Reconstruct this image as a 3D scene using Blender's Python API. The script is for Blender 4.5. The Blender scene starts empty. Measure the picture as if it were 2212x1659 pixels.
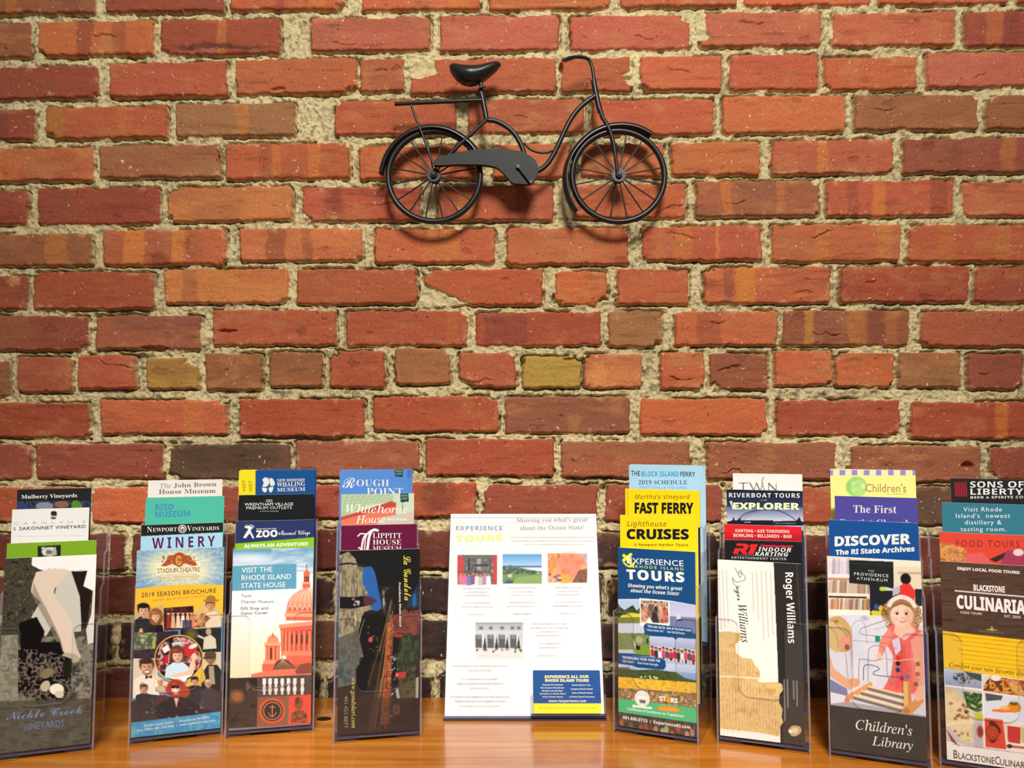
import bpy, bmesh, math, random
import numpy as np
from mathutils import Matrix, Vector

# ---------------------------------------------------------------- camera, light, exposure
SC = bpy.context.scene
COL = SC.collection
ZT = 0.760                                   # table top height (m)
FPX, PITCH, CAMD, CAMH = 1719.0, math.radians(3.7), 1.193, 0.380
cam_d = bpy.data.cameras.new('camera')
cam_d.sensor_width = 36.0
cam_d.lens = 36.0 * FPX / 2212.0
cam_d.clip_start = 0.02
cam = bpy.data.objects.new('camera', cam_d)
cam.location = (0, -CAMD, ZT + CAMH)
cam.rotation_euler = (math.radians(90) + PITCH, 0, 0)
COL.objects.link(cam)
SC.camera = cam

W = bpy.data.worlds.new('room_ambient'); SC.world = W
W.use_nodes = True
W.node_tree.nodes['Background'].inputs[0].default_value = (1.0, 0.95, 0.88, 1)
W.node_tree.nodes['Background'].inputs[1].default_value = 0.15

def lamp(name, loc, target, power, size, spot=None, blend=0.6, col=(1.0, 0.955, 0.88)):
    if spot:
        d = bpy.data.lights.new(name, 'SPOT'); d.spot_size = math.radians(spot); d.spot_blend = blend
        d.shadow_soft_size = size
    else:
        d = bpy.data.lights.new(name, 'AREA'); d.shape = 'DISK'; d.size = size
    d.energy = power; d.color = col
    o = bpy.data.objects.new(name, d); o.location = loc
    o.rotation_euler = (Vector(target) - Vector(loc)).to_track_quat('-Z', 'Y').to_euler()
    COL.objects.link(o); return o
lamp('ceiling_spot', (0.22, -1.95, ZT + 1.95), (0.08, 0.0, ZT + 1.02), 214, 0.30, spot=76, blend=1.0)
for lx, pw in ((-0.54, 190), (-0.02, 186), (0.50, 186)):
    lamp('track_spot', (lx * 0.8, -1.95, ZT + 1.88), (lx, -0.2, ZT + 0.02), pw, 0.14, spot=24, blend=1.0, col=(1.0, 0.985, 0.96))
SC.view_settings.view_transform = 'Standard'
SC.view_settings.look = 'None'
SC.view_settings.exposure = 0.0
SC.view_settings.gamma = 1.0
SC.view_settings.use_curve_mapping = False
SC.cycles.transparent_max_bounces = 32
SC.cycles.max_bounces = 10

# ---------------------------------------------------------------- camera geometry: photo point -> place
CT, ST = math.cos(PITCH), math.sin(PITCH)
CPOS = np.array([0.0, -CAMD, ZT + CAMH])
def rays(x, y):
    a = (np.asarray(x, float) - 1106.0) / FPX
    b = -(np.asarray(y, float) - 829.5) / FPX
    return np.stack([a, CT - b * ST, ST + b * CT], -1)
def hit(x, y, O, N):                          # photo points on the plane through O with normal N
    r = rays(x, y); N = np.asarray(N, float)
    t = ((np.asarray(O, float) - CPOS) @ N) / (r @ N)
    return CPOS + r * t[..., None]
def proj(P):                                  # world points -> photo
    d = np.asarray(P, float) - CPOS
    zc = d[..., 1] * CT + d[..., 2] * ST
    up = -d[..., 1] * ST + d[..., 2] * CT
    return 1106.0 + FPX * d[..., 0] / zc, 829.5 - FPX * up / zc
def on_table(x, y): return hit(np.array([x]), np.array([y]), (0, 0, ZT), (0, 0, 1))[0]
def lin(c):
    c = np.asarray(c, float) / 255.0
    return np.where(c <= 0.04045, c / 12.92, ((c + 0.055) / 1.055) ** 2.4)
def hash2(ix, iy, seed):
    n = (ix.astype(np.int64) * 374761393 + iy.astype(np.int64) * 668265263 + seed * 1442695041) & 0xffffffff
    n = ((n ^ (n >> 13)) * 1274126177) & 0xffffffff
    return ((n ^ (n >> 16)) & 0xffff) / 65535.0
def vn(x, y, s, seed=0, sy=None):             # smooth value noise 0..1
    x = x / s; y = y / (sy or s)
    ix = np.floor(x); iy = np.floor(y); fx = x - ix; fy = y - iy
    fx = fx * fx * (3 - 2 * fx); fy = fy * fy * (3 - 2 * fy)
    a = hash2(ix, iy, seed); b = hash2(ix + 1, iy, seed); c = hash2(ix, iy + 1, seed); d = hash2(ix + 1, iy + 1, seed)
    return (a * (1 - fx) + b * fx) * (1 - fy) + (c * (1 - fx) + d * fx) * fy
def fbm(x, y, s, seed=0, o=3, sy=None):
    t = 0; n = 0; a = 1.0
    for k in range(o):
        t = t + a * vn(x, y, s / 2 ** k, seed + k * 17, (sy or s) / 2 ** k); n += a; a *= 0.55
    return t / n
def sst(e0, e1, x):
    t = np.clip((x - e0) / (e1 - e0), 0, 1); return t * t * (3 - 2 * t)

# ---------------------------------------------------------------- materials
def mat(name): 
    m = bpy.data.materials.new(name); m.use_nodes = True
    return m, m.node_tree, m.node_tree.nodes['Principled BSDF']
def node(nt, typ, **kw):
    n = nt.nodes.new(typ)
    for k, v in kw.items():
        if k in n.inputs.keys() if isinstance(k, str) else False: n.inputs[k].default_value = v
        else: setattr(n, k, v)
    return n
def noisy(name, c1, c2, scale=40, rough=0.5, bump=0.0, metallic=0.0, spec=0.5, stretch=None, coat=0.0):
    m, nt, b = mat(name)
    tc = node(nt, 'ShaderNodeTexCoord'); no = node(nt, 'ShaderNodeTexNoise'); no.inputs['Scale'].default_value = scale
    no.inputs['Detail'].default_value = 4
    src = tc.outputs['Object']
    if stretch:
        mp = node(nt, 'ShaderNodeMapping'); mp.inputs['Scale'].default_value = stretch
        nt.links.new(src, mp.inputs[0]); src = mp.outputs[0]
    nt.links.new(src, no.inputs['Vector'])
    r = node(nt, 'ShaderNodeValToRGB'); r.color_ramp.elements[0].position = 0.3; r.color_ramp.elements[1].position = 0.7
    r.color_ramp.elements[0].color = (*c1, 1); r.color_ramp.elements[1].color = (*c2, 1)
    nt.links.new(no.outputs['Fac'], r.inputs[0]); nt.links.new(r.outputs[0], b.inputs['Base Color'])
    b.inputs['Roughness'].default_value = rough; b.inputs['Metallic'].default_value = metallic
    b.inputs['Specular IOR Level'].default_value = spec; b.inputs['Coat Weight'].default_value = coat
    if bump:
        bp = node(nt, 'ShaderNodeBump'); bp.inputs['Strength'].default_value = bump; bp.inputs['Distance'].default_value = 0.001
        nt.links.new(no.outputs['Fac'], bp.inputs['Height']); nt.links.new(bp.outputs[0], b.inputs['Normal'])
    return m

def make_wall_mat():
    m, nt, b = mat('brick_and_mortar')
    at = node(nt, 'ShaderNodeAttribute', attribute_name='tint')
    mk = node(nt, 'ShaderNodeAttribute', attribute_name='mortar')
    tc = node(nt, 'ShaderNodeTexCoord')
    n1 = node(nt, 'ShaderNodeTexNoise'); n1.inputs['Scale'].default_value = 420; n1.inputs['Detail'].default_value = 5
    n2 = node(nt, 'ShaderNodeTexVoronoi'); n2.inputs['Scale'].default_value = 520
    nt.links.new(tc.outputs['Object'], n1.inputs['Vector']); nt.links.new(tc.outputs['Object'], n2.inputs['Vector'])
    # grain: brick +-12 %, mortar sand speckle stronger
    mr = node(nt, 'ShaderNodeMapRange'); mr.inputs['To Min'].default_value = 0.80; mr.inputs['To Max'].default_value = 1.22
    mr.inputs['From Min'].default_value = 0.25; mr.inputs['From Max'].default_value = 0.75
    nt.links.new(n1.outputs['Fac'], mr.inputs['Value'])
    sp = node(nt, 'ShaderNodeMapRange'); sp.inputs['From Min'].default_value = 0.0; sp.inputs['From Max'].default_value = 0.35
    sp.inputs['To Min'].default_value = 0.62; sp.inputs['To Max'].default_value = 1.0
    nt.links.new(n2.outputs['Distance'], sp.inputs['Value'])
    mx = node(nt, 'ShaderNodeMix'); mx.data_type = 'FLOAT'; mx.inputs['A'].default_value = 1.0
    nt.links.new(mk.outputs['Fac'], mx.inputs['Factor']); nt.links.new(sp.outputs[0], mx.inputs['B'])
    mu = node(nt, 'ShaderNodeMath', operation='MULTIPLY')
    nt.links.new(mr.outputs[0], mu.inputs[0]); nt.links.new(mx.outputs['Result'], mu.inputs[1])
    vm = node(nt, 'ShaderNodeVectorMath', operation='SCALE')
    nt.links.new(at.outputs['Color'], vm.inputs[0]); nt.links.new(mu.outputs[0], vm.inputs['Scale'])
    nt.links.new(vm.outputs[0], b.inputs['Base Color'])
    b.inputs['Roughness'].default_value = 0.88; b.inputs['Specular IOR Level'].default_value = 0.18
    bp = node(nt, 'ShaderNodeBump'); bp.inputs['Strength'].default_value = 0.55; bp.inputs['Distance'].default_value = 0.0012
    nt.links.new(n1.outputs['Fac'], bp.inputs['Height']); nt.links.new(bp.outputs[0], b.inputs['Normal'])
    return m

def make_wood():
    m, nt, b = mat('honey_varnished_wood')
    tc = node(nt, 'ShaderNodeTexCoord')
    mp = node(nt, 'ShaderNodeMapping'); mp.inputs['Scale'].default_value = (1.4, 26, 26)
    nt.links.new(tc.outputs['Object'], mp.inputs[0])
    n1 = node(nt, 'ShaderNodeTexNoise'); n1.inputs['Scale'].default_value = 2.2; n1.inputs['Detail'].default_value = 6; n1.inputs['Distortion'].default_value = 0.7
    nt.links.new(mp.outputs[0], n1.inputs['Vector'])
    mp2 = node(nt, 'ShaderNodeMapping'); mp2.inputs['Scale'].default_value = (3.0, 190, 190)
    nt.links.new(tc.outputs['Object'], mp2.inputs[0])
    n2 = node(nt, 'ShaderNodeTexNoise'); n2.inputs['Scale'].default_value = 2.0; n2.inputs['Detail'].default_value = 3
    nt.links.new(mp2.outputs[0], n2.inputs['Vector'])
    r = node(nt, 'ShaderNodeValToRGB')
    e = r.color_ramp.elements; e[0].position = 0.28; e[0].color = (*lin((172, 96, 22)), 1); e[1].position = 0.72; e[1].color = (*lin((214, 142, 50)), 1)
    k = e.new(0.5); k.color = (*lin((196, 116, 30)), 1)
    nt.links.new(n1.outputs['Fac'], r.inputs[0])
    mr = node(nt, 'ShaderNodeMapRange'); mr.inputs['To Min'].default_value = 0.78; mr.inputs['To Max'].default_value = 1.15
    nt.links.new(n2.outputs['Fac'], mr.inputs['Value'])
    vm = node(nt, 'ShaderNodeVectorMath', operation='SCALE')
    nt.links.new(r.outputs[0], vm.inputs[0]); nt.links.new(mr.outputs[0], vm.inputs['Scale'])
    nt.links.new(vm.outputs[0], b.inputs['Base Color'])
    b.inputs['Roughness'].default_value = 0.28; b.inputs['Specular IOR Level'].default_value = 0.5
    b.inputs['Coat Weight'].default_value = 0.8; b.inputs['Coat Roughness'].default_value = 0.09
    bp = node(nt, 'ShaderNodeBump'); bp.inputs['Strength'].default_value = 0.08; bp.inputs['Distance'].default_value = 0.0006
    nt.links.new(n2.outputs['Fac'], bp.inputs['Height']); nt.links.new(bp.outputs[0], b.inputs['Normal'])
    return m

def make_paper():
    m, nt, b = mat('printed_paper')
    at = node(nt, 'ShaderNodeAttribute', attribute_name='ink')
    tc = node(nt, 'ShaderNodeTexCoord'); n1 = node(nt, 'ShaderNodeTexNoise'); n1.inputs['Scale'].default_value = 900
    nt.links.new(tc.outputs['Object'], n1.inputs['Vector'])
    mr = node(nt, 'ShaderNodeMapRange'); mr.inputs['To Min'].default_value = 0.95; mr.inputs['To Max'].default_value = 1.03
    nt.links.new(n1.outputs['Fac'], mr.inputs['Value'])
    vm = node(nt, 'ShaderNodeVectorMath', operation='SCALE')
    nt.links.new(at.outputs['Color'], vm.inputs[0]); nt.links.new(mr.outputs[0], vm.inputs['Scale'])
    nt.links.new(vm.outputs[0], b.inputs['Base Color'])
    b.inputs['Roughness'].default_value = 0.5; b.inputs['Specular IOR Level'].default_value = 0.18
    return m

def make_clear(name, tint, fac, gloss, rough=0.06, body=None):
    m = bpy.data.materials.new(name); m.use_nodes = True; nt = m.node_tree; nt.nodes.clear()
    out = node(nt, 'ShaderNodeOutputMaterial'); tr = node(nt, 'ShaderNodeBsdfTransparent'); tr.inputs[0].default_value = (*tint, 1)
    gl = node(nt, 'ShaderNodeBsdfGlossy'); gl.inputs['Roughness'].default_value = rough; gl.inputs[0].default_value = (*gloss, 1)
    fr = node(nt, 'ShaderNodeFresnel'); fr.inputs[0].default_value = 1.45
    mx = node(nt, 'ShaderNodeMixShader')
    ge = node(nt, 'ShaderNodeNewGeometry'); on = node(nt, 'ShaderNodeMath', operation='SUBTRACT'); on.inputs[0].default_value = 1.0
    nt.links.new(ge.outputs['Backfacing'], on.inputs[1]); ml = node(nt, 'ShaderNodeMath', operation='MULTIPLY')
    nt.links.new(fr.outputs[0], ml.inputs[0]); nt.links.new(on.outputs[0], ml.inputs[1]); nt.links.new(ml.outputs[0], mx.inputs[0])
    nt.links.new(tr.outputs[0], mx.inputs[1]); nt.links.new(gl.outputs[0], mx.inputs[2])
    res = mx.outputs[0]
    if body:
        tc = node(nt, 'ShaderNodeTexCoord'); no = node(nt, 'ShaderNodeTexNoise'); no.inputs['Scale'].default_value = 60
        nt.links.new(tc.outputs['Object'], no.inputs['Vector'])
        df = node(nt, 'ShaderNodeBsdfDiffuse'); df.inputs[0].default_value = (*body, 1)
        mr = node(nt, 'ShaderNodeMapRange'); mr.inputs['To Min'].default_value = fac * 0.7; mr.inputs['To Max'].default_value = min(1, fac * 1.3)
        nt.links.new(no.outputs['Fac'], mr.inputs['Value'])
        m2 = node(nt, 'ShaderNodeMixShader'); nt.links.new(mr.outputs[0], m2.inputs[0])
        nt.links.new(res, m2.inputs[1]); nt.links.new(df.outputs[0], m2.inputs[2]); res = m2.outputs[0]
    nt.links.new(res, out.inputs[0])
    return m

M_WALL = make_wall_mat(); M_WOOD = make_wood(); M_PAPER = make_paper()
M_CLEAR = make_clear('clear_acrylic', (0.99, 0.99, 0.992), 0.004, (1, 1, 1), 0.05, body=(0.8, 0.78, 0.8))
M_EDGE = make_clear('acrylic_cut_edge', (0.72, 0.68, 0.76), 0.30, (1, 1, 1), 0.15, body=(0.50, 0.44, 0.48))
M_FLOOR_AC = make_clear('smoky_acrylic_base', (0.38, 0.36, 0.50), 0.5, (1, 1, 1), 0.12, body=(0.10, 0.09, 0.16))
M_BLACK = noisy('black_painted_metal', (0.010, 0.010, 0.011), (0.016, 0.016, 0.016), 120, rough=0.36, spec=0.5)
M_GUARD = noisy('satin_black_sheet_metal', (0.012, 0.0145, 0.013), (0.016, 0.019, 0.016), 90, rough=0.5, spec=0.3)
M_FLOORING = noisy('dark_carpet', (0.05, 0.045, 0.04), (0.09, 0.08, 0.07), 300, rough=0.95, bump=0.4)
M_HOLE = noisy('dark_hole_fill', (0.006, 0.004, 0.003), (0.012, 0.008, 0.006), 80, rough=0.6)

# ---------------------------------------------------------------- mesh helpers
def tag(o, label=None, cat=None, group=None, kind=None):
    if label: o['label'] = label
    if cat: o['category'] = cat
    if group: o['group'] = group
    if kind: o['kind'] = kind
    return o
def link(name, me, parent=None):
    o = bpy.data.objects.new(name, me); COL.objects.link(o)
    if parent is not None: o.parent = parent
    return o
def empty(name, M=None):
    o = bpy.data.objects.new(name, None); COL.objects.link(o); o.empty_display_size = 0.02
    if M is not None: o.matrix_world = M
    return o
def mesh(name, V, Fc, mats, mi=None, smooth=False):
    me = bpy.data.meshes.new(name); me.from_pydata([tuple(v) for v in V], [], [tuple(f) for f in Fc])
    for m in mats: me.materials.append(m)
    if mi is not None: me.polygons.foreach_set('material_index', np.asarray(mi, np.int32))
    if smooth: me.polygons.foreach_set('use_smooth', np.ones(len(me.polygons), bool))
    me.update(); return me
class MB:
    def __init__(s): s.V = []; s.F = []; s.mi = []
    def add(s, V, Fc, m=0):
        n = len(s.V); s.V += [tuple(v) for v in V]; s.F += [tuple(i + n for i in f) for f in Fc]; s.mi += [m] * len(Fc)
    def box(s, x0, x1, y0, y1, z0, z1, m=0, shear=0.0):
        V = [(x, y + shear * z, z) for z in (z0, z1) for y in (y0, y1) for x in (x0, x1)]
        s.add(V, [(0, 2, 3, 1), (4, 5, 7, 6), (0, 1, 5, 4), (2, 6, 7, 3), (0, 4, 6, 2), (1, 3, 7, 5)], m)
    def tube(s, P, r, n=12, m=0, caps=True, flat=1.0):
        P = [Vector(p) for p in P]; R = r if hasattr(r, '__len__') else [r] * len(P)
        rings = []; prev = None
        for i, p in enumerate(P):
            t = (P[min(i + 1, len(P) - 1)] - P[max(i - 1, 0)]).normalized()
            a = prev if prev is not None else (Vector((0, 1, 0)) if abs(t.y) < 0.9 else Vector((1, 0, 0)))
            a = (a - t * a.dot(t)).normalized(); b = t.cross(a); prev = a
            rings.append([p + (a * math.cos(2 * math.pi * k / n) * flat + b * math.sin(2 * math.pi * k / n)) * R[i] for k in range(n)])
        V = [v for g in rings for v in g]; Fc = []
        for i in range(len(P) - 1):
            for k in range(n):
                Fc.append((i * n + k, i * n + (k + 1) % n, (i + 1) * n + (k + 1) % n, (i + 1) * n + k))
        if caps: Fc += [tuple(range(n))[::-1], tuple((len(P) - 1) * n + k for k in range(n))]
        s.add(V, Fc, m)
    def prism(s, pts, y0, y1, m=0, edge=0, shear=0.0):    # outline in x,z extruded along y
        n = len(pts)
        V = [(x, y0 + shear * z, z) for x, z in pts] + [(x, y1 + shear * z, z) for x, z in pts]
        a = sum(pts[i][0] * pts[(i + 1) % n][1] - pts[(i + 1) % n][0] * pts[i][1] for i in range(n))
        f = tuple(range(n)); b = tuple(range(n, 2 * n))[::-1]
        if a < 0: f, b = f[::-1], b[::-1]
        s.add(V, [f, b], m)
        q = [(i, i + n, (i + 1) % n + n, (i + 1) % n) for i in range(n)]
        if a < 0: q = [t[::-1] for t in q]
        s.add(V, q, edge)
    def build(s, name, mats, parent=None, smooth=False, bevel=0.0, auto=None):
        me = mesh(name, s.V, s.F, mats if isinstance(mats, list) else [mats], s.mi, smooth)
        o = link(name, me, parent)
        if bevel:
            b = o.modifiers.new('bevel', 'BEVEL'); b.width = bevel; b.segments = 3; b.limit_method = 'ANGLE'
        if auto: me.set_sharp_from_angle(angle=math.radians(auto))
        return o
def smoothline(P, per=6):                     # Catmull-Rom through points
    P = [np.array(p, float) for p in P]; out = []
    Q = [2 * P[0] - P[1]] + P + [2 * P[-1] - P[-2]]
    for i in range(1, len(Q) - 2):
        for k in range(per):
            t = k / per; p0, p1, p2, p3 = Q[i - 1:i + 3]
            out.append(0.5 * (2 * p1 + (p2 - p0) * t + (2 * p0 - 5 * p1 + 4 * p2 - p3) * t * t + (3 * p1 - p0 - 3 * p2 + p3) * t ** 3))
    out.append(P[-1]); return out
# ---------------------------------------------------------------- the brick wall
rnd = random.Random(5)
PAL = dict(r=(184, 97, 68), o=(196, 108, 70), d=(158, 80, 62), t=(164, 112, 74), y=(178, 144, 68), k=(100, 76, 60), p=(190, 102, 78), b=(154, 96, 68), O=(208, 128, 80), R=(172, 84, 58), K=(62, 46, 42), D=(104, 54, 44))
# course, then bricks: (left, right, top, bottom, colour)
ROWS = [
 (-.012, [(-60,207,-44,30,'b'),(228,482,-47,25,'d'),(497,745,-52,19,'r'),(780,1036,-56,19,'o'),(1056,1316,-58,18,'o'),(1340,1592,-60,13,'r'),(1608,1880,-62,10,'o'),(1900,2180,-64,7,'o')]),
 (-.018, [(-200,65,50,124,'b'),(83,333,44,119,'o'),(348,605,41,116,'d'),(670,928,36,108,'p'),(950,1208,33,109,'p'),(1233,1490,31,106,'p'),(1514,1775,23,98,'p'),(1802,2065,24,97,'p'),(2085,2350,22,95,'d')]),
 (-.016, [(-60,212,143,213,'d'),(236,490,134,208,'r'),(510,770,127,201,'o'),(777,872,124,195,'r'),(888,1200,126,199,'r'),(1212,1362,123,196,'r'),(1383,1560,120,194,'o'),(1579,1770,116,193,'r'),(1783,1982,120,192,'r'),(2004,2230,110,187,'p')]),
 (-.012, [(-200,72,235,302,'d'),(98,357,230,297,'r'),(378,635,222,293,'t'),(723,985,216,290,'r'),(1012,1262,213,287,'r'),(1279,1543,213,290,'r'),(1562,1828,205,285,'o'),(1849,2115,203,279,'b'),(2133,2400,206,277,'b')]),
 (-.010, [(-80,200,318,391,'o'),(213,475,312,383,'t'),(484,753,308,385,'r'),(774,1040,313,385,'o'),(1065,1232,311,384,'o'),(1256,1436,310,382,'o'),(1452,1642,305,377,'o'),(1668,1930,300,375,'r'),(1953,2230,297,372,'d')]),
 (-.009, [(-210,58,412,485,'d'),(80,342,405,484,'d'),(360,628,402,477,'O'),(652,908,402,477,'r'),(946,1196,400,476,'r'),(1216,1482,397,470,'o'),(1504,1770,389,467,'b'),(1787,2062,388,466,'r'),(2083,2350,391,465,'o')]),
 (-.005, [(-90,195,505,574,'b'),(220,488,495,571,'o'),(517,782,492,563,'O'),(808,1070,493,567,'o'),(1095,1358,491,572,'o'),(1388,1645,487,562,'r'),(1668,1945,485,564,'o'),(1963,2240,486,565,'r')]),
 (-.004, [(-220,57,595,669,'d'),(70,332,586,668,'R'),(353,622,580,655,'O'),(640,900,580,656,'r'),(915,1173,582,659,'r'),(1200,1312,585,658,'o'),(1333,1489,580,657,'r'),(1522,1795,576,655,'o'),(1817,2093,574,652,'R'),(2107,2380,575,652,'R')]),
 (0, [(-90,187,682,757,'d'),(205,432,681,755,'b'),(458,724,669,745,'r'),(745,1010,671,746,'r'),(1028,1298,674,746,'R'),(1313,1430,671,748,'t'),(1460,1680,672,747,'o'),(1692,1966,670,746,'b'),(1991,2260,671,748,'r')]),
 (0, [(-120,18,778,856,'b'),(35,153,770,848,'r'),(167,290,767,840,'r'),(315,428,774,840,'y'),(443,565,762,843,'b'),(580,696,760,835,'b'),(712,831,757,836,'r'),(853,972,752,830,'t'),(992,1114,761,836,'r'),(1129,1256,769,838,'y'),(1262,1387,764,838,'O'),(1428,1522,760,839,'o'),(1533,1660,764,842,'b'),(1675,1799,756,832,'o'),(1807,1934,763,836,'o'),(1943,2076,761,837,'t'),(2093,2212,763,841,'d'),(2230,2350,763,841,'r')]),
 (0, [(-90,190,870,945,'R'),(217,488,864,938,'o'),(517,786,862,943,'R'),(804,1076,856,933,'R'),(1091,1361,857,936,'b'),(1384,1658,861,940,'o'),(1679,1946,864,941,'R'),(1968,2240,868,948,'R')]),
 (.002, [(-210,65,960,1035,'d'),(75,350,958,1034,'d'),(366,626,959,1035,'k'),(637,906,952,1031,'b'),(919,1196,949,1028,'R'),(1212,1492,954,1031,'b'),(1526,1806,956,1036,'b'),(1838,2119,963,1041,'b'),(2144,2420,966,1036,'d')]),
 (.001, [(-80,180,1052,1128,'R'),(196,330,1053,1130,'o'),(346,590,1052,1128,'d'),(606,745,1048,1120,'d'),(762,1028,1043,1117,'R'),(1045,1291,1048,1123,'d'),(1309,1562,1048,1127,'d'),(1580,1862,1052,1130,'R'),(1880,2122,1053,1135,'k'),(2140,2400,1055,1138,'d')]),
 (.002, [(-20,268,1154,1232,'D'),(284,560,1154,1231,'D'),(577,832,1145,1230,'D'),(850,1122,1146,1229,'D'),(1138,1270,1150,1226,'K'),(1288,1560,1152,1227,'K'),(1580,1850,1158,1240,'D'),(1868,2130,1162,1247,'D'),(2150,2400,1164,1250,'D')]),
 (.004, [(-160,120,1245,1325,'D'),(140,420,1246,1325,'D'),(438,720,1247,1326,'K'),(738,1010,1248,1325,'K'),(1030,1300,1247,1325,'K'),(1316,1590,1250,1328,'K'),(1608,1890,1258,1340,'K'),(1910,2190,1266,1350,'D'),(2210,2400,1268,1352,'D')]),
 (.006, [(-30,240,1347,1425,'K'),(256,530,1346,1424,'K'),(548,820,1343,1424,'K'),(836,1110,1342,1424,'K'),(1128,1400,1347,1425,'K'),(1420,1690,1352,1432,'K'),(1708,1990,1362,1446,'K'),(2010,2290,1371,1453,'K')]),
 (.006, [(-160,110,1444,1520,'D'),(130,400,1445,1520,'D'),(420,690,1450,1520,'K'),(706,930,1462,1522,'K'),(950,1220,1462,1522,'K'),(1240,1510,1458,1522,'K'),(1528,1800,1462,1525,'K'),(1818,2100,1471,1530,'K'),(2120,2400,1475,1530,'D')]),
]
def build_wall():
    fx = np.concatenate([np.arange(-520, -24, 7.0), np.arange(-24, 2237, 1.55), np.arange(2237, 2735, 7.0)])
    fy = np.concatenate([np.arange(-420, -18, 7.0), np.arange(-18, 1212, 1.55), np.arange(1212, 1536, 2.3)])
    PX, PY = np.meshgrid(fx, fy)
    bricks = []
    for sl, row in ROWS:
        L = list(row)
        p, s = L[0][2], L[0][3]
        x = L[0][0]
        while x > -520:
            w = rnd.uniform(250, 275); L.insert(0, (x - 18 - w, x - 18, p + rnd.uniform(-3, 3), s + rnd.uniform(-3, 3), rnd.choice('rrdRbo'))); x -= 18 + w
        p, s, x = L[-1][2], L[-1][3], L[-1][1]
        while x < 2735:
            w = rnd.uniform(255, 280); L.append((x + 20, x + 20 + w, p + rnd.uniform(-3, 3), s + rnd.uniform(-3, 3), rnd.choice('rrdRbo'))); x += 20 + w
        bricks += [(sl,) + b for b in L]
    for k in range(1, 5):
        x = -540 - rnd.uniform(0, 140)
        while x < 2735:
            w = rnd.uniform(250, 268); y = -52 - 91 * k + rnd.uniform(-3, 3)
            bricks.append((-.012, x, x + w, y, y + 72, rnd.choice('rrdRboo'))); x += w + 22
    base_m = np.array(lin((212, 196, 150)))
    H = np.full(PX.shape, -6.0); MK = np.ones(PX.shape)
    H += (fbm(PX, PY, 26, 3, 4) - 0.5) * 9.0 + (fbm(PX, PY, 7, 8, 2) - 0.5) * 5.5
    mt = 0.80 + 0.40 * fbm(PX, PY, 60, 21, 4)
    C = base_m[None, None] * mt[..., None]
    dk = sst(0.55, 0.72, fbm(PX, PY, 8, 77, 3))
    C *= (1 - 0.5 * dk)[..., None]
    chips = [(3, [(905,604),(1015,657),(905,664)]), (2, [(884,122),(935,118),(945,160),(908,172),(884,166)]), (1, [(1505,20),(1523,20),(1527,70),(1540,78),(1522,88),(1505,88)]),
             (2, [(1345,160),(1368,150),(1368,186),(1355,180)]), (9, [(1212,60),(1213,61)]), (4, [(1208,385),(1240,385),(1240,470),(1210,470)]),
             (9, [(1330,300),(1352,300),(1350,330),(1335,330)])]
    wob1 = (fbm(PX, PY, 30, 41, 3) - 0.5); wob2 = (fbm(PX, PY, 8, 51, 2) - 0.5)
    DX = wob1 * 7 + wob2 * 5
    wob3 = (fbm(PX, PY, 34, 61, 3) - 0.5); wob4 = (fbm(PX, PY, 9, 71, 2) - 0.5)
    DY = wob3 * 6 + wob4 * 4.5
    CR = fbm(PX, PY, 55, 91, 3); CR2 = vn(PX, PY, 7, 93)
    for bi, (sl, x0, x1, y0, y1, cc) in enumerate(bricks):
        ia, ib = np.searchsorted(fx, [x0 - 14, x1 + 14]); ja, jb = np.searchsorted(fy, [y0 - 14, y1 + 14])
        if ib - ia < 2 or jb - ja < 2: continue
        S = (slice(ja, jb), slice(ia, ib)); X = PX[S]; Y = PY[S]
        cx, cy = (x0 + x1) / 2, (y0 + y1) / 2
        yy = Y - sl * (X - cx)
        rr = rnd.uniform(3, 9)
        qx = np.abs(X + DX[S] - cx) - (x1 - x0) / 2 + rr; qy = np.abs(yy + DY[S] - cy) - (y1 - y0) / 2 + rr
        d = np.hypot(np.maximum(qx, 0), np.maximum(qy, 0)) + np.minimum(np.maximum(qx, qy), 0) - rr
        # bitten corners
        for _ in range(rnd.choice((0, 1, 1, 2))):
            ex = rnd.choice((x0, x1)) + rnd.uniform(-6, 6); ey = rnd.choice((y0, y1)) + rnd.uniform(-4, 4); er = rnd.uniform(4, 15)
            d = np.maximum(d, er - np.hypot((X - ex) * rnd.uniform(.5, 1.0), Y - ey) + wob2[S] * 10)
        a = sst(0.9, -0.9, d)
        tilt = rnd.uniform(-1.2, 1.2) * (X - cx) / 140 + rnd.uniform(-1.3, 1.3) * (Y - cy) / 38
        prot = rnd.uniform(-1.2, 2.0)
        edge = 2.6 * sst(-6, 0, d) ** 2
        hb = prot + tilt - edge + (fbm(X, Y, 60, 200 + bi, 3, 20) - 0.5) * 2.6 + (fbm(X, Y, 5, 300, 2) - 0.5) * 0.8
        pit = sst(0.93, 0.96, vn(X, Y, 5, 400 + bi)) * (vn(X, Y, 40, 410 + bi) > .5); hb = hb - pit * 1.6
        H[S] = H[S] * (1 - a) + hb * a
        MK[S] = MK[S] * (1 - a)
        # shrinkage gap between brick and mortar, mostly under and beside the brick
        g = np.exp(-((d - 2.4) / 1.9) ** 2) * sst(0.44, 0.56, CR[S] + 0.07 * (yy > cy + 24) + 0.04 * (np.abs(X - cx) > (x1 - x0) / 2 - 3))
        H[S] -= g * 12
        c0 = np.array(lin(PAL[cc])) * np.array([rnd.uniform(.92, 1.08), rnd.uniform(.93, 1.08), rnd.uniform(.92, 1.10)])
        other = np.array(lin(PAL[rnd.choice('rdobtR' if cc not in 'kyKD' else cc + 'b')]))
        m1 = sst(0.42, 0.66, fbm(X, Y, 95, 500 + bi, 3, 46))[..., None] * rnd.uniform(.25, .8)
        col = c0 * (1 - m1) + (c0 * .45 + other * .55) * m1
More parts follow.
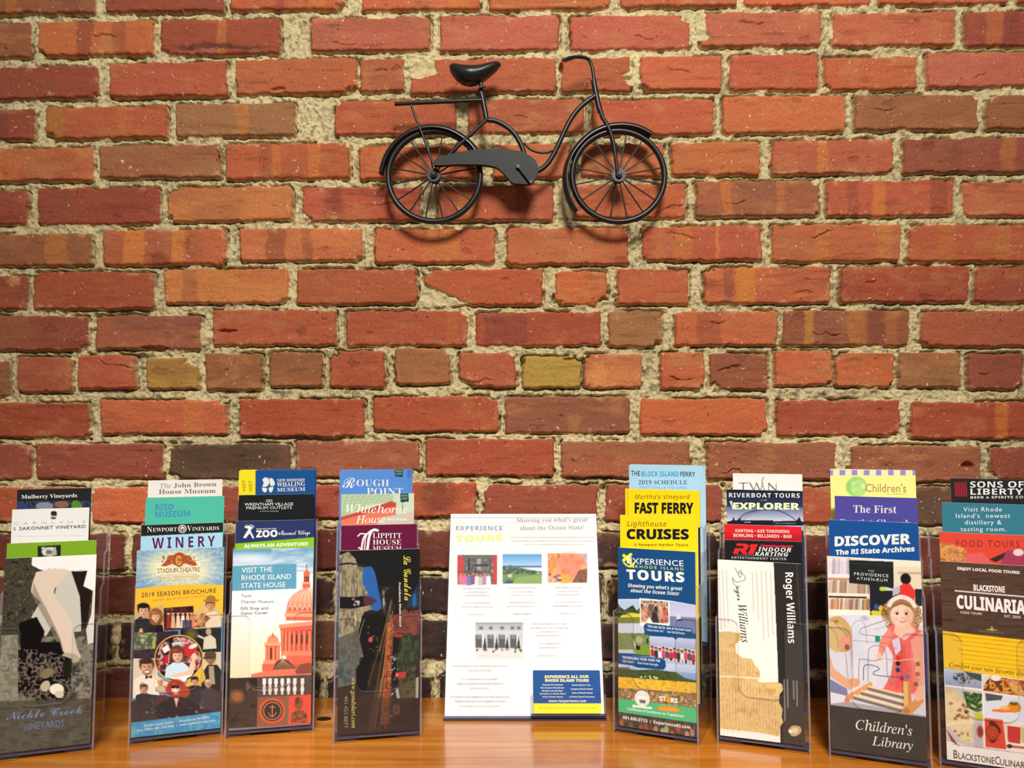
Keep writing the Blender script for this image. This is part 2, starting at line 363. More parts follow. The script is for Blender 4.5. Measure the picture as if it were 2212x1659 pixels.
        if cc in 'roRdbOt' and y0 < 1040 and x1 - x0 > 200 and rnd.random() < .42:     # kiln bands
            for _ in range(rnd.choice((1, 2, 2))):
                bx = rnd.uniform(x0 + 30, x1 - 30); bw = rnd.uniform(9, 26); q = rnd.choice([(205, 128, 66), (196, 122, 62), (128, 70, 58)])
                bb = (sst(bw + 4, bw - 3, np.abs(X + wob1[S] * 14 - bx)) * rnd.uniform(.3, .6))[..., None]
                col = col * (1 - bb) + np.array(lin(q)) * bb
        for (bx0, bx1, rw, q) in BANDS:
            if y0 - 4 < rw < y1 + 4 and x0 < bx0 < x1:
                bb = (sst(4, -3, np.abs(X + wob1[S] * 12 - (bx0 + bx1) / 2) - (bx1 - bx0) / 2) * .66)[..., None]
                col = col * (1 - bb) + np.array(lin(q)) * bb
        for _ in range(rnd.choice((0, 0, 0, 1, 1))):                     # spalled hollows and short cracks
            ex, ey = rnd.uniform(x0 + 12, x1 - 12), rnd.uniform(y0 + 8, y1 - 8); er = rnd.uniform(5, 15)
            q = np.hypot((X - ex) / 1.5, (Y - ey)) / er + (fbm(X, Y, 11, 900 + bi, 3) - .5) * 1.5
            s_ = sst(.75, .55, q); H[S] -= s_ * a * rnd.uniform(.8, 2.2); col = col * (1 - .2 * s_[..., None])
        if rnd.random() < .2:
            ex, ey, sl2 = rnd.uniform(x0 + 30, x1 - 30), rnd.uniform(y0 + 12, y1 - 12), rnd.uniform(-.25, .25)
            ln = rnd.uniform(14, 50); dl = np.abs(Y - ey - sl2 * (X - ex) - wob1[S] * 26)
            s_ = sst(2.2, .5, dl) * sst(ln, ln * .6, np.abs(X - ex)); H[S] -= s_ * a * 3.2; col = col * (1 - .3 * s_[..., None])
        m3 = (sst(.5, .8, fbm(X, Y, 46, 640 + bi, 4, 26)) * rnd.uniform(.15, .5))[..., None]        # tan smears
        col = col * (1 - m3) + np.array(lin((192, 134, 84) if cc not in 'kKDd' else (120, 80, 60))) * m3
        # pale efflorescence near the top edge, flecks, dark pits and streaks
        ef = sst(0.60, 0.80, fbm(X, Y, 22, 600 + bi, 3)) * sst(-16, -2, d) * rnd.uniform(.1, .55)
        col = col * (1 - ef[..., None]) + np.array(lin((224, 176, 132))) * ef[..., None]
        fl = sst(0.93, 0.97, vn(X, Y, 4.5, 700 + bi)) * (fbm(X, Y, 40, 710 + bi, 2) > .55)
        col = col * (1 - fl[..., None]) + np.array(lin((240, 200, 165))) * fl[..., None]
        st = sst(0.60, 0.80, fbm(X, Y, 80, 800 + bi, 4, 9)) * rnd.uniform(.05, .35) + pit * .5
        col = col * (1 - st[..., None]) + np.array(lin((70, 34, 26))) * st[..., None]
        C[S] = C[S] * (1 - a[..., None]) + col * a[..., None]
    def inpoly(X, Y, P):
        ins = np.zeros(X.shape, bool)
        for i in range(len(P)):
            (xa, ya), (xb, yb) = P[i], P[(i + 1) % len(P)]
            c = ((ya > Y) != (yb > Y)) & (X < (xb - xa) * (Y - ya) / (yb - ya + 1e-9) + xa); ins ^= c
        return ins
    for k, P in chips:
        a = inpoly(PX + DX, PY + DY, P)
        n = fbm(PX, PY, 12, 900, 3)
        H[a] = -4 + (n[a] - .5) * 9
        mcol = base_m[None] * (.75 + .5 * n[a])[:, None]; C[a] = mcol; MK[a] = 1
    # dark knocked-out holes and soot
    for (hx, hy, rx, ry, dep) in [(1211,146,4,11,14),(1779,62,4,9,12),(470,338,3,14,10),(1208,36,5,6,8),(1355,166,7,3,6),(305,770,12,7,10),(335,752,32,4,9),(1192,572,26,4,9),(1131,780,6,5,9),
                                 (1232,776,16,5,8),(440,786,5,8,9),(848,775,4,10,10),(1735,634,22,5,3),(490,714,24,3,6),(2090,1006,14,9,10),(905,620,3,9,9),(1330,638,10,5,8),(600,195,16,5,5),(368,955,10,5,10),(1302,1055,6,8,10),(1782,760,8,5,8)]:
        a = sst(1.15, .6, np.hypot((PX - hx + DX) / rx, (PY - hy + DY) / ry)); H -= a * dep
    for (hx, hy, rx, ry, am, q) in [(470,102,120,7,.75,(62,44,44)),(500,186,20,6,.8,(30,20,16)),(945,1072,46,40,.55,(60,52,44)),(480,985,125,36,.5,(70,48,34)),(120,600,16,26,.0,(0,0,0)),(25,605,16,12,.7,(235,160,110)),
                                    (345,560,22,20,.6,(120,52,36)),(1340,560,20,10,.6,(120,52,36)),(650,720,16,12,.45,(70,50,40)),(145,980,14,6,.7,(205,90,60)),(1290,800,20,30,.5,(235,160,96))]:
        a = am * sst(1.2, .5, np.hypot((PX - hx + DX * 2) / rx, (PY - hy + DY * 2) / ry)) * (.6 + .5 * fbm(PX, PY, 14, 33, 3)); a = np.clip(a, 0, 1)[..., None] * (1 - MK[..., None])
        C = C * (1 - a) + np.array(lin(q)) * a
    P = hit(PX, PY, (0, 0, 0), (0, -1, 0)); P[..., 1] = -H * 0.001 
    V = P.reshape(-1, 3); ny, nx = PX.shape
    idx = np.arange(ny * nx).reshape(ny, nx)
    Q = np.stack([idx[1:, :-1], idx[1:, 1:], idx[:-1, 1:], idx[:-1, :-1]], -1).reshape(-1, 4)
    me = bpy.data.meshes.new('wall_back')
    # closed back so that the wall has real thickness
    x0, x1 = V[:, 0].min(), V[:, 0].max(); z0, z1 = V[:, 2].min(), V[:, 2].max()
    n = len(V); me.vertices.add(n); me.vertices.foreach_set('co', V.ravel())
    me.loops.add(Q.size); me.loops.foreach_set('vertex_index', Q.ravel().astype(np.int32))
    me.polygons.add(len(Q)); me.polygons.foreach_set('loop_start', np.arange(0, Q.size, 4, dtype=np.int32))
    me.polygons.foreach_set('use_smooth', np.ones(len(Q), bool))
    me.update(calc_edges=True)
    at = me.attributes.new('tint', 'FLOAT_COLOR', 'POINT')
    cc = np.ones((n, 4), np.float32); cc[:, :3] = np.clip(C.reshape(-1, 3), 0, .95); at.data.foreach_set('color', cc.ravel())
    a2 = me.attributes.new('mortar', 'FLOAT', 'POINT'); a2.data.foreach_set('value', MK.ravel().astype(np.float32))
    me.materials.append(M_WALL)
    o = link('wall_back', me); tag(o, 'old red brick wall with rough sandy mortar behind the table', 'wall', kind='structure')
    mb = MB(); mb.box(x0, x1, 0.03, 0.12, 0.0, z1); mb.box(x0, x1, 0.0, 0.12, 0.0, z0 + 0.002)
    b = mb.build('wall_core', M_FLOORING, o)
    return o
BANDS = [(268,310,530,(226,140,72)),(372,400,530,(226,142,76)),(1738,1757,708,(205,140,70)),(1835,1872,708,(190,118,62)),(1592,1632,615,(212,132,60)),(2150,2176,905,(214,120,54)),(586,606,345,(206,120,66)),(665,690,345,(206,120,66)),(1560,1580,425,(205,120,66)),(1678,1694,425,(196,118,76)),(1885,1912,425,(214,128,66)),(2132,2168,60,(190,112,66)),(108,140,265,(176,122,60)),(1548,1552,525,(220,150,80))]
build_wall()

# ---------------------------------------------------------------- floor and table
mb = MB(); mb.box(-2.2, 2.2, -2.6, 0.03, -0.05, 0.0); tag(mb.build('floor', M_FLOORING), 'dark carpet floor under the table', 'floor', kind='structure')
def build_table():
    root = empty('table', Matrix.Translation((0, -0.25, 0)))
    tag(root, 'honey-coloured varnished wooden table along the brick wall', 'table')
    X0, X1 = -1.15, 1.15
    top = MB()
    seams = [(-0.0905, -0.010), (-0.225, -0.0917), (-0.360, -0.2256), (-0.495, -0.3606)]
    for i, (a, b) in enumerate(seams):
        top.box(X0, X1, a + 0.25, b + 0.25, ZT - 0.030, ZT)
    top.build('table_top', M_WOOD, root, bevel=0.00025)
    ap = MB(); ap.box(X0 + .06, X1 - .06, -.47 + .25, -.452 + .25, ZT - .12, ZT - .031); ap.build('apron', M_WOOD, root, bevel=.002)
    for x in (X0 + .06, X1 - .12):
        for y in (-.47, -.085):
            lg = MB(); lg.box(x, x + .06, y + .25, y + .05 + .25, 0.0, ZT - .031); lg.build('leg', M_WOOD, root, bevel=.003)
    gp = on_table(700, 1553)
    g = MB(); pts = [(.0098 * math.cos(2 * math.pi * k / 32), .0072 * math.sin(2 * math.pi * k / 32)) for k in range(32)]  # solid dark disc stands in for the open hole
    V = [(gp[0] + x, gp[1] + .25 + y, ZT + z) for z in (-.004, .0004) for x, y in pts]
    g.add(V, [tuple(range(32))[::-1], tuple(range(32, 64))] + [(k, (k + 1) % 32, 32 + (k + 1) % 32, 32 + k) for k in range(32)])
    tag(g.build('cable_hole_disc', M_HOLE, root), 'small dark disc standing in for a hole in the table')
build_table()

# ---------------------------------------------------------------- the bicycle decoration
BP = -0.034
def bk(x, y, dy=0.0):                          # photo point on the plane of the bicycle, dy towards the viewer
    p = hit(np.array([x]), np.array([y]), (0, BP, 0), (0, 1, 0))[0]; return (p[0], BP - dy, p[2])
def L5(x, y): return 800 + x / 3.949, 100 + y / 3.949
def L6(x, y): return 1130 + x / 3.949, 100 + y / 3.949
def build_bike():
    c = bk(1140, 300); root = empty('bicycle_wall_decoration', Matrix.Translation((c[0], 0, c[2])))
    tag(root, 'black metal miniature bicycle hung on the brick wall', 'wall decoration')
    o = np.array([c[0], 0, c[2]])
    U = 1.0 / 3.949 * (CAMD + BP) / FPX * 1.003  # one crop unit in metres at the bicycle
    def pts(f, P, dy=0.0, per=6): return smoothline([np.array(bk(*f(*p[:2]), p[2] if len(p) > 2 else dy)) - o for p in P], per)
    def tube(name, f, P, w, dy=0.0, parent=root, m=M_BLACK, taper=None):
        t = MB(); Q = pts(f, P, dy); n = len(Q)
        R = [w * 1.07 * U / 2 * (1 if not taper else 1 + (taper - 1) * i / (n - 1)) for i in range(n)]
        t.tube(Q, R, 14); return t.build(name, m, parent, smooth=True, auto=50)
    def ring(cx, R, r, n=96, k=14):
        V = []; F = []
        for i in range(n):
            a = 2 * math.pi * i / n
            for j in range(k):
                b = 2 * math.pi * j / k
                V.append((cx[0] + (R + r * math.cos(b)) * math.cos(a), cx[1] + 1.15 * r * math.sin(b), cx[2] + (R + r * math.cos(b)) * math.sin(a)))
                F.append((i * k + j, ((i + 1) % n) * k + j, ((i + 1) % n) * k + (j + 1) % k, i * k + (j + 1) % k))
        return V, F
    def wheel(name, ctr, R, off):
        t = MB(); V, F = ring(ctr, (R - 25) * U, 25 * U); t.add(V, F)
        V, F = ring(ctr, (R - 44) * U, 9 * U); t.add(V, F)
        w = t.build(name, M_BLACK, root, smooth=True)
        h = MB(); h.tube([(ctr[0], ctr[1] - .006, ctr[2]), (ctr[0], ctr[1] + .006, ctr[2])], 60 * U, 28)
        h.tube([(ctr[0], ctr[1] - .011, ctr[2]), (ctr[0], -.004, ctr[2])], 24 * U, 18)
        h.tube([(ctr[0], ctr[1] - .0135, ctr[2]), (ctr[0], ctr[1] - .008, ctr[2])], [12 * U, 30 * U], 18)
        h.build('hub', M_BLACK, w, smooth=True, auto=40)
        for k in range(16):
            a = off + 2 * math.pi * k / 16; s = MB()
            s.tube([(ctr[0] + 50 * U * math.cos(a), ctr[1] - .002, ctr[2] + 50 * U * math.sin(a)), (ctr[0] + (R - 46) * U * math.cos(a), ctr[1], ctr[2] + (R - 46) * U * math.sin(a))], 6.6 * U, 8)
            s.build('spoke', M_BLACK, w, smooth=True, auto=50)
        return w
    fc = np.array(bk(*L6(812, 1108))) - o; rc = np.array(bk(*L5(545, 1108))) - o
    wheel('front_wheel', fc, 426, math.radians(11.25)); wheel('rear_wheel', rc, 424, math.radians(11.25))
    def fender(name, ctr, pr, dep0, dep1):
        # strip of curved sheet metal: profile radius as a function of angle
        A = np.linspace(pr[0][0], pr[-1][0], 60); R = np.interp(A, [p[0] for p in pr], [p[1] for p in pr]); n = len(A); k = 9
        V = []; F = []
        for i in range(n):
            for s, th in ((0, 0), (1, 1)):
                for j in range(k):
                    b = math.pi * (j / (k - 1) - .5); r = (R[i] - (7 if s else 0) - 34 * (1 - math.cos(b))) * U; a = math.radians(A[i])
                    V.append((ctr[0] + r * math.cos(a), ctr[1] + dep0 + (dep1 - dep0) * (math.sin(b) * .5 + .5), ctr[2] + r * math.sin(a)))
        for i in range(n - 1):
            for j in range(k - 1):
                a, b = i * 2 * k + j, (i + 1) * 2 * k + j
                F.append((a, a + 1, b + 1, b)); F.append((a + k, b + k, b + k + 1, a + k + 1))
            for j in (0, k - 1):
                a, b = i * 2 * k + j, (i + 1) * 2 * k + j; F.append((a, b, b + k, a + k))
        for i in (0, n - 1):
            a = i * 2 * k; F += [(a + j, a + j + 1, a + j + 1 + k, a + j + k) for j in range(k - 1)]
        t = MB(); t.add(V, F); return t.build(name, M_BLACK, root, smooth=True, auto=60)
    fender('front_fender', fc, [(52, 492), (70, 486), (90, 476), (110, 470), (140, 464), (170, 480), (195, 492), (222, 512)], -.010, .012)
    fender('rear_fender', rc, [(22, 452), (60, 446), (90, 456), (130, 468), (177, 482)], -.010, .012)
    tube('seat_tube', L5, [(938, 375), (958, 460), (975, 545), (992, 640)], 46, .004)
    tube('seat_post', L5, [(944, 330), (950, 400)], 34, .006)
    cl = MB(); cl.tube([np.array(bk(*L5(930, 385), .012)) - o, np.array(bk(*L5(985, 372), .012)) - o], 10 * U, 10); cl.build('seat_clamp', M_BLACK, root, smooth=True, auto=40)
    tube('luggage_rack', L5, [(213, 506), (500, 492), (950, 474)], 34, .006)
    tube('rack_stay', L5, [(355, 520), (395, 640), (460, 800), (538, 1020)], 19, .009)
    tube('seat_stay', L5, [(1000, 638), (880, 748), (740, 880), (590, 1020)], 30, .008)
    tube('top_tube', L5, [(996, 640), (1060, 645), (1140, 680), (1225, 750), (1285, 850), (1318, 950), (1325, 990)], 40, .004)
    tube('down_tube', L6, [(612, 432), (500, 515), (420, 608), (358, 720), (308, 830), (258, 930), (205, 1012), (140, 1065), (80, 1085)], 40, .004)
    tube('cross_brace', L6, [(8, 835), (60, 888), (130, 914), (200, 916), (250, 898)], 20, .005)
    tube('head_tube', L6, [(598, 300), (622, 430), (655, 572)], 46, .004)
    tube('handlebar', L6, [(332, 178, .022), (380, 155, .020), (440, 130, .014), (510, 117, .008), (556, 126, .005), (578, 165, .004), (592, 220, .004), (604, 310, .004)], 28)
    tube('brake_lever', L6, [(352, 196, .024), (400, 172, .022), (436, 148, .017), (446, 128, .013)], 11)
    tube('front_fork', L6, [(652, 560), (672, 625), (700, 668), (735, 740), (768, 860), (800, 1090)], 38, .008, taper=.8)
    # saddle, lofted
    top = [(676, 195), (690, 170), (720, 163), (780, 178), (860, 185), (940, 178), (1010, 160), (1070, 147), (1100, 152), (1114, 172)]
    bot = [(676, 200), (684, 235), (705, 268), (740, 312), (790, 342), (850, 356), (905, 346), (960, 320), (1030, 268), (1080, 222), (1114, 180)]
    tx = [p[0] for p in top]; bx = [p[0] for p in bot]; V = []; F = []; n = 34; k = 20
    xs = 676 + (1114 - 676) * (0.5 - 0.5 * np.cos(np.linspace(0.0, math.pi, n)))
    for i, x in enumerate(xs):
        zt = np.interp(x, tx, [p[1] for p in top]); zb = np.interp(x, bx, [p[1] for p in bot]); cz = (zt + zb) / 2; hz = max((zb - zt) / 2, 1.5)
        wd = .019 * math.sqrt(max(0.01, 1 - ((x - 860) / 190) ** 2)) if x < 860 else .019 * (1 - .45 * (x - 860) / 254) * math.sqrt(max(.01, 1 - ((x - 860) / 256) ** 6))
        p = np.array(bk(*L5(x, cz), .006)) - o
        for j in range(k):
            a = 2 * math.pi * j / k; V.append((p[0], p[1] + wd * math.cos(a), p[2] + hz * U * math.sin(a)))
    for i in range(n - 1):
        for j in range(k): F.append((i * k + j, (i + 1) * k + j, (i + 1) * k + (j + 1) % k, i * k + (j + 1) % k))
    F += [tuple(range(k)), tuple((n - 1) * k + j for j in range(k))[::-1]]
    t = MB(); t.add(V, F); t.build('saddle', M_BLACK, root, smooth=True)
    # chain guard
    G = [(548, 1030), (556, 1008), (600, 984), (700, 955), (850, 926), (1000, 914), (1150, 918), (1280, 934), (1345, 962), (1400, 1005), (1430, 1060), (1428, 1110), (1405, 1165), (1355, 1208), (1270, 1206), (1210, 1196), (1150, 1132), (1100, 1082), (1050, 1060), (950, 1046), (750, 1044), (570, 1052)]
    Q = smoothline(G + [G[0]], 4)[:-1]
    P = [np.array(bk(*L5(*p), 0)) - o for p in Q]
    t = MB(); t.prism([(p[0], p[2]) for p in P], BP - .019, BP - .010); t.build('chain_guard', M_GUARD, root, bevel=.0012)
    t = MB(); a = np.array(bk(*L5(1258, 1068), .022)) - o; b = np.array(bk(*L5(1366, 1208), .022)) - o
    t.tube([a, b], 11 * U, 12); t.tube([a + (0, -.002, 0), a + (0, .012, 0)], 15 * U, 12)
    cr = t.build('crank', M_BLACK, root, smooth=True, auto=40)
    t = MB(); t.tube([b + (0, .004, 0), b + (0, -.008, 0)], 14 * U, 12); t.build('pedal_pin', M_BLACK, cr, smooth=True, auto=40)
build_bike()
# ---------------------------------------------------------------- printed matter: canvas for pictures, real letters for words
def mathfont(s, f):
    base = {'serifb': (0x1D400, 0x1D41A, 0x1D7CE), 'serifi': (0x1D434, 0x1D44E, 0), 'serifbi': (0x1D468, 0x1D482, 0x1D7CE), 'script': (0x1D4D0, 0x1D4EA, 0),
            'frak': (0x1D56C, 0x1D586, 0), 'bold': (0x1D5D4, 0x1D5EE, 0x1D7EC), 'it': (0x1D608, 0x1D622, 0), 'boldit': (0x1D63C, 0x1D656, 0x1D7EC), 'mono': (0x1D670, 0x1D68A, 0x1D7F6)}.get(f)
    if not base: return s
    out = ''
    for ch in s:
        if 'A' <= ch <= 'Z': out += chr(base[0] + ord(ch) - 65)
        elif f == 'serifi' and ch == 'h': out += '\u210e'
        elif 'a' <= ch <= 'z': out += chr(base[1] + ord(ch) - 97)
        elif ch.isdigit() and base[2]: out += chr(base[2] + ord(ch) - 48)
        else: out += ch
    return out
VF = bpy.data.fonts.load('<builtin>')
TC = {}
def glyphs(s, f, sp):
    key = (s, f, sp)
    if key not in TC:
        wt = 0.0
        if f == 'heavy': f, wt = 'bold', 0.028
        elif f == 'med': f, wt = 'sans', 0.007
        elif f == 'serif': f, wt = 'serifb', -0.010
        cu = bpy.data.curves.new('t', 'FONT'); cu.body = mathfont(s, f); cu.font = VF; cu.resolution_u = 2; cu.space_character = sp; cu.offset = wt
        ob = bpy.data.objects.new('t', cu); COL.objects.link(ob)
        me = bpy.data.meshes.new_from_object(ob)
        v = np.zeros(len(me.vertices) * 3); me.vertices.foreach_get('co', v); v = v.reshape(-1, 3)[:, :2]
        Fc = [tuple(p.vertices) for p in me.polygons]
        bpy.data.objects.remove(ob); bpy.data.curves.remove(cu); bpy.data.meshes.remove(me)
        TC[key] = (v, Fc)
    return TC[key]
class Art:
    """Printed face of one sheet; drawn in the units of a close-up (ox, oy, s) of the photograph."""
    def __init__(A, ox, oy, s, x0, x1, y0, y1, bg, q=0.62):
        A.ox, A.oy, A.s = ox, oy, s; A.x0, A.y0, A.q = x0, y0, q
        A.w = int((x1 - x0) * q) + 2; A.h = int((y1 - y0) * q) + 2
        yy, xx = np.mgrid[0:A.h, 0:A.w]; A.X = xx / q + x0; A.Y = yy / q + y0
        A.C = np.empty((A.h, A.w, 3)); A.C[:] = bg; A.texts = []; A.bg = bg; A.k = 0; A.quad = None
    def px(A, x, y): return A.ox + np.asarray(x, float) / A.s, A.oy + np.asarray(y, float) / A.s
    def win(A, x0, x1, y0, y1, p=6):
        i0 = max(0, int((x0 - p - A.x0) * A.q)); i1 = min(A.w, int((x1 + p - A.x0) * A.q) + 1); j0 = max(0, int((y0 - p - A.y0) * A.q)); j1 = min(A.h, int((y1 + p - A.y0) * A.q) + 1)
        return (slice(j0, max(j1, j0)), slice(i0, max(i1, i0)))
    def put(A, S, m, col, al=1.0):
        c = np.asarray(col, float); m = np.clip(m * al, 0, 1)[..., None]; A.C[S] = A.C[S] * (1 - m) + c * m
    def polym(A, S, P):
        X, Y = A.X[S], A.Y[S]; ins = np.zeros(X.shape, bool)
        for i in range(len(P)):
            (xa, ya), (xb, yb) = P[i], P[(i + 1) % len(P)]
            if ya == yb: continue
            ins ^= ((ya > Y) != (yb > Y)) & (X < (xb - xa) * (Y - ya) / (yb - ya) + xa)
        return ins.astype(float)
    def poly(A, P, col, al=1.0, sm=0):
        if sm: P = [tuple(p) for p in smoothline(list(P) + [P[0]], sm)[:-1]]
        xs = [p[0] for p in P]; ys = [p[1] for p in P]; S = A.win(min(xs), max(xs), min(ys), max(ys)); A.put(S, A.polym(S, P), col, al)
    def rect(A, x0, y0, x1, y1, col, al=1.0): A.poly([(x0, y0), (x1, y0), (x1, y1), (x0, y1)], col, al)
    def ell(A, cx, cy, rx, ry, col, al=1.0, rot=0, soft=.12):
        r = max(rx, ry); S = A.win(cx - r, cx + r, cy - r, cy + r); dx, dy = A.X[S] - cx, A.Y[S] - cy; c, s = math.cos(math.radians(rot)), math.sin(math.radians(rot))
        d = np.hypot((dx * c + dy * s) / rx, (-dx * s + dy * c) / ry); A.put(S, sst(1 + soft, 1 - soft, d), col, al)
    def ringe(A, cx, cy, rx, ry, w, col, al=1.0):
        S = A.win(cx - rx - w, cx + rx + w, cy - ry - w, cy + ry + w); d = np.abs(np.hypot((A.X[S] - cx) / rx, (A.Y[S] - cy) / ry) - 1) * min(rx, ry); A.put(S, sst(w / 2 + .8, w / 2 - .8, d), col, al)
    def line(A, P, w, col, al=1.0, sm=0):
        if sm: P = smoothline(P, sm)
        xs = [p[0] for p in P]; ys = [p[1] for p in P]; S = A.win(min(xs), max(xs), min(ys), max(ys), w + 4); X, Y = A.X[S], A.Y[S]; D = np.full(X.shape, 1e9)
        for (xa, ya), (xb, yb) in zip(P[:-1], P[1:]):
            L = (xb - xa) ** 2 + (yb - ya) ** 2 + 1e-9; t = np.clip(((X - xa) * (xb - xa) + (Y - ya) * (yb - ya)) / L, 0, 1)
            D = np.minimum(D, np.hypot(X - xa - t * (xb - xa), Y - ya - t * (yb - ya)))
        A.put(S, sst(w / 2 + .9, w / 2 - .9, D), col, al)
    def grad(A, P, c0, c1, y0, y1, horiz=False, al=1.0):
        xs = [p[0] for p in P]; ys = [p[1] for p in P]; S = A.win(min(xs), max(xs), min(ys), max(ys)); t = np.clip(((A.X[S] if horiz else A.Y[S]) - y0) / (y1 - y0), 0, 1)[..., None]
        A.put(S, A.polym(S, P), np.array(c0) * (1 - t) + np.array(c1) * t, al)
    def mott(A, P, cols, s, al=1.0, sy=None, o=3, gain=1.6):
        A.k += 1; xs = [p[0] for p in P]; ys = [p[1] for p in P]; S = A.win(min(xs), max(xs), min(ys), max(ys))
        n = np.clip((fbm(A.X[S], A.Y[S], s, 1000 + A.k * 7, o, sy) - .5) * gain + .5, 0, .999) * (len(cols) - 1); i = np.floor(n).astype(int); f = (n - i)[..., None]; K = np.array(cols, float)
        A.put(S, A.polym(S, P), K[i] * (1 - f) + K[np.minimum(i + 1, len(cols) - 1)] * f, al)
    def dots(A, x0, x1, y0, y1, n, r, cols, al=.9, seed=1):
        R = random.Random(seed)
        for _ in range(n): q = R.uniform(.6, 1.3); A.ell(R.uniform(x0, x1), R.uniform(y0, y1), r * q, r * R.uniform(.6, 1.2), R.choice(cols), al)
    def small(A, x0, x1, y, h, col, al=.5, dy=0, seed=3):   # a line of print too small to read
        R = random.Random(seed + int(y)); x = x0
        while x < x1:
            w = R.uniform(h * .8, h * 4.0); e = min(x + w, x1); s = dy / max(1, x1 - x0); A.line([(x, y + (x - x0) * s), (e, y + (e - x0) * s)], h * .62, col, al * R.uniform(.6, 1)); x = e + h * .7
    def T(A, s, x0, x1, yb, ch, col, f='sans', dy=0, sp=1.0): A.texts.append((s, (x0, yb), (x1, yb + dy), (x0, yb - ch), col, f, sp))
    def T3(A, s, p0, p1, p2, col, f='sans', sp=1.0): A.texts.append((s, p0, p1, p2, col, f, sp))
    def head(A, x, y, r, skin=(214, 160, 130), hair=(60, 40, 30), long=False):
        k = np.array(skin, float); dkh = np.array(hair, float) * .6
        if long: A.ell(x, y + r * .45, r * 1.25, r * 1.45, hair, 1, soft=.25); A.ell(x + r * .7, y + r * .7, r * .45, r * 1.0, dkh, .6, soft=.5)
        A.rect(x - r * .3, y + r * .6, x + r * .32, y + r * 1.3, k * .8)
        A.ell(x, y - r * .25, r * 1.02, r * 1.0, hair, 1, soft=.18); A.ell(x, y + r * .12, r * .78, r * .98, k, 1, soft=.1)
        A.ell(x + r * .45, y + r * .2, r * .45, r * .85, k * .78, .55, soft=.7); A.ell(x - r * .25, y + r * .05, r * .42, r * .6, np.minimum(k * 1.1, 250), .5, soft=.8)
        A.ell(x - r * .1, y - r * .78, r * .92, r * .42, hair, 1, soft=.3); A.ell(x - r * .35, y - r * .9, r * .45, r * .2, np.minimum(np.array(hair) * 1.5 + 14, 255), .5, soft=.8)
        for e in (-.34, .30): A.ell(x + e * r, y + r * .0, r * .2, r * .09, k * .62, .7, soft=.6); A.ell(x + e * r, y + r * .05, r * .1, r * .07, (50, 34, 30), .9, soft=.5)
        A.ell(x - r * .02, y + r * .36, r * .16, r * .1, k * .72, .6, soft=.7); A.ell(x - r * .02, y + r * .62, r * .27, r * .09, (166, 86, 80), .8, soft=.5); A.ell(x, y + r * .82, r * .4, r * .12, k * .82, .5, soft=.8)
    def person(A, x, y, r, shirt, skin=(214, 160, 130), hair=(60, 40, 30), h=3.0, w=1.5, long=False):
        A.poly([(x - r * w, y + r * h), (x - r * w * .95, y + r * 1.7), (x - r * .4, y + r * 1.1), (x + r * .4, y + r * 1.1), (x + r * w * .95, y + r * 1.7), (x + r * w, y + r * h)], shirt); A.rect(x - r * .3, y + r * .7, x + r * .3, y + r * 1.25, skin); A.head(x, y, r, skin, hair, long)
    def sample(A, px, py):
        C = A.C; P = np.pad(C, ((1, 1), (1, 1), (0, 0)), 'edge'); C = (P[:-2, 1:-1] + P[2:, 1:-1] + P[1:-1, :-2] + P[1:-1, 2:] + 3 * C) / 7
        x = ((px - A.ox) * A.s - A.x0) * A.q; y = ((py - A.oy) * A.s - A.y0) * A.q
        x = np.clip(x, 0, A.w - 1.001); y = np.clip(y, 0, A.h - 1.001); i = x.astype(int); j = y.astype(int); fx = (x - i)[..., None]; fy = (y - j)[..., None]
        return (C[j, i] * (1 - fx) + C[j, i + 1] * fx) * (1 - fy) + (C[j + 1, i] * (1 - fx) + C[j + 1, i + 1] * fx) * fy
INKK = 0.96
def homog(S, D):                               # plane-to-plane map carrying points S to points D
    Mx = []; v = []
    for (x, y), (u, w) in zip(S, D): Mx += [[x, y, 1, 0, 0, 0, -u * x, -u * y], [0, 0, 0, x, y, 1, -w * x, -w * y]]; v += [u, w]
    h = np.append(np.linalg.solve(np.array(Mx, float), np.array(v, float)), 1).reshape(3, 3)
    return lambda P: (lambda q: q[..., :2] / q[..., 2:])(np.concatenate([np.asarray(P, float), np.ones(np.shape(P)[:-1] + (1,))], -1) @ h.T)
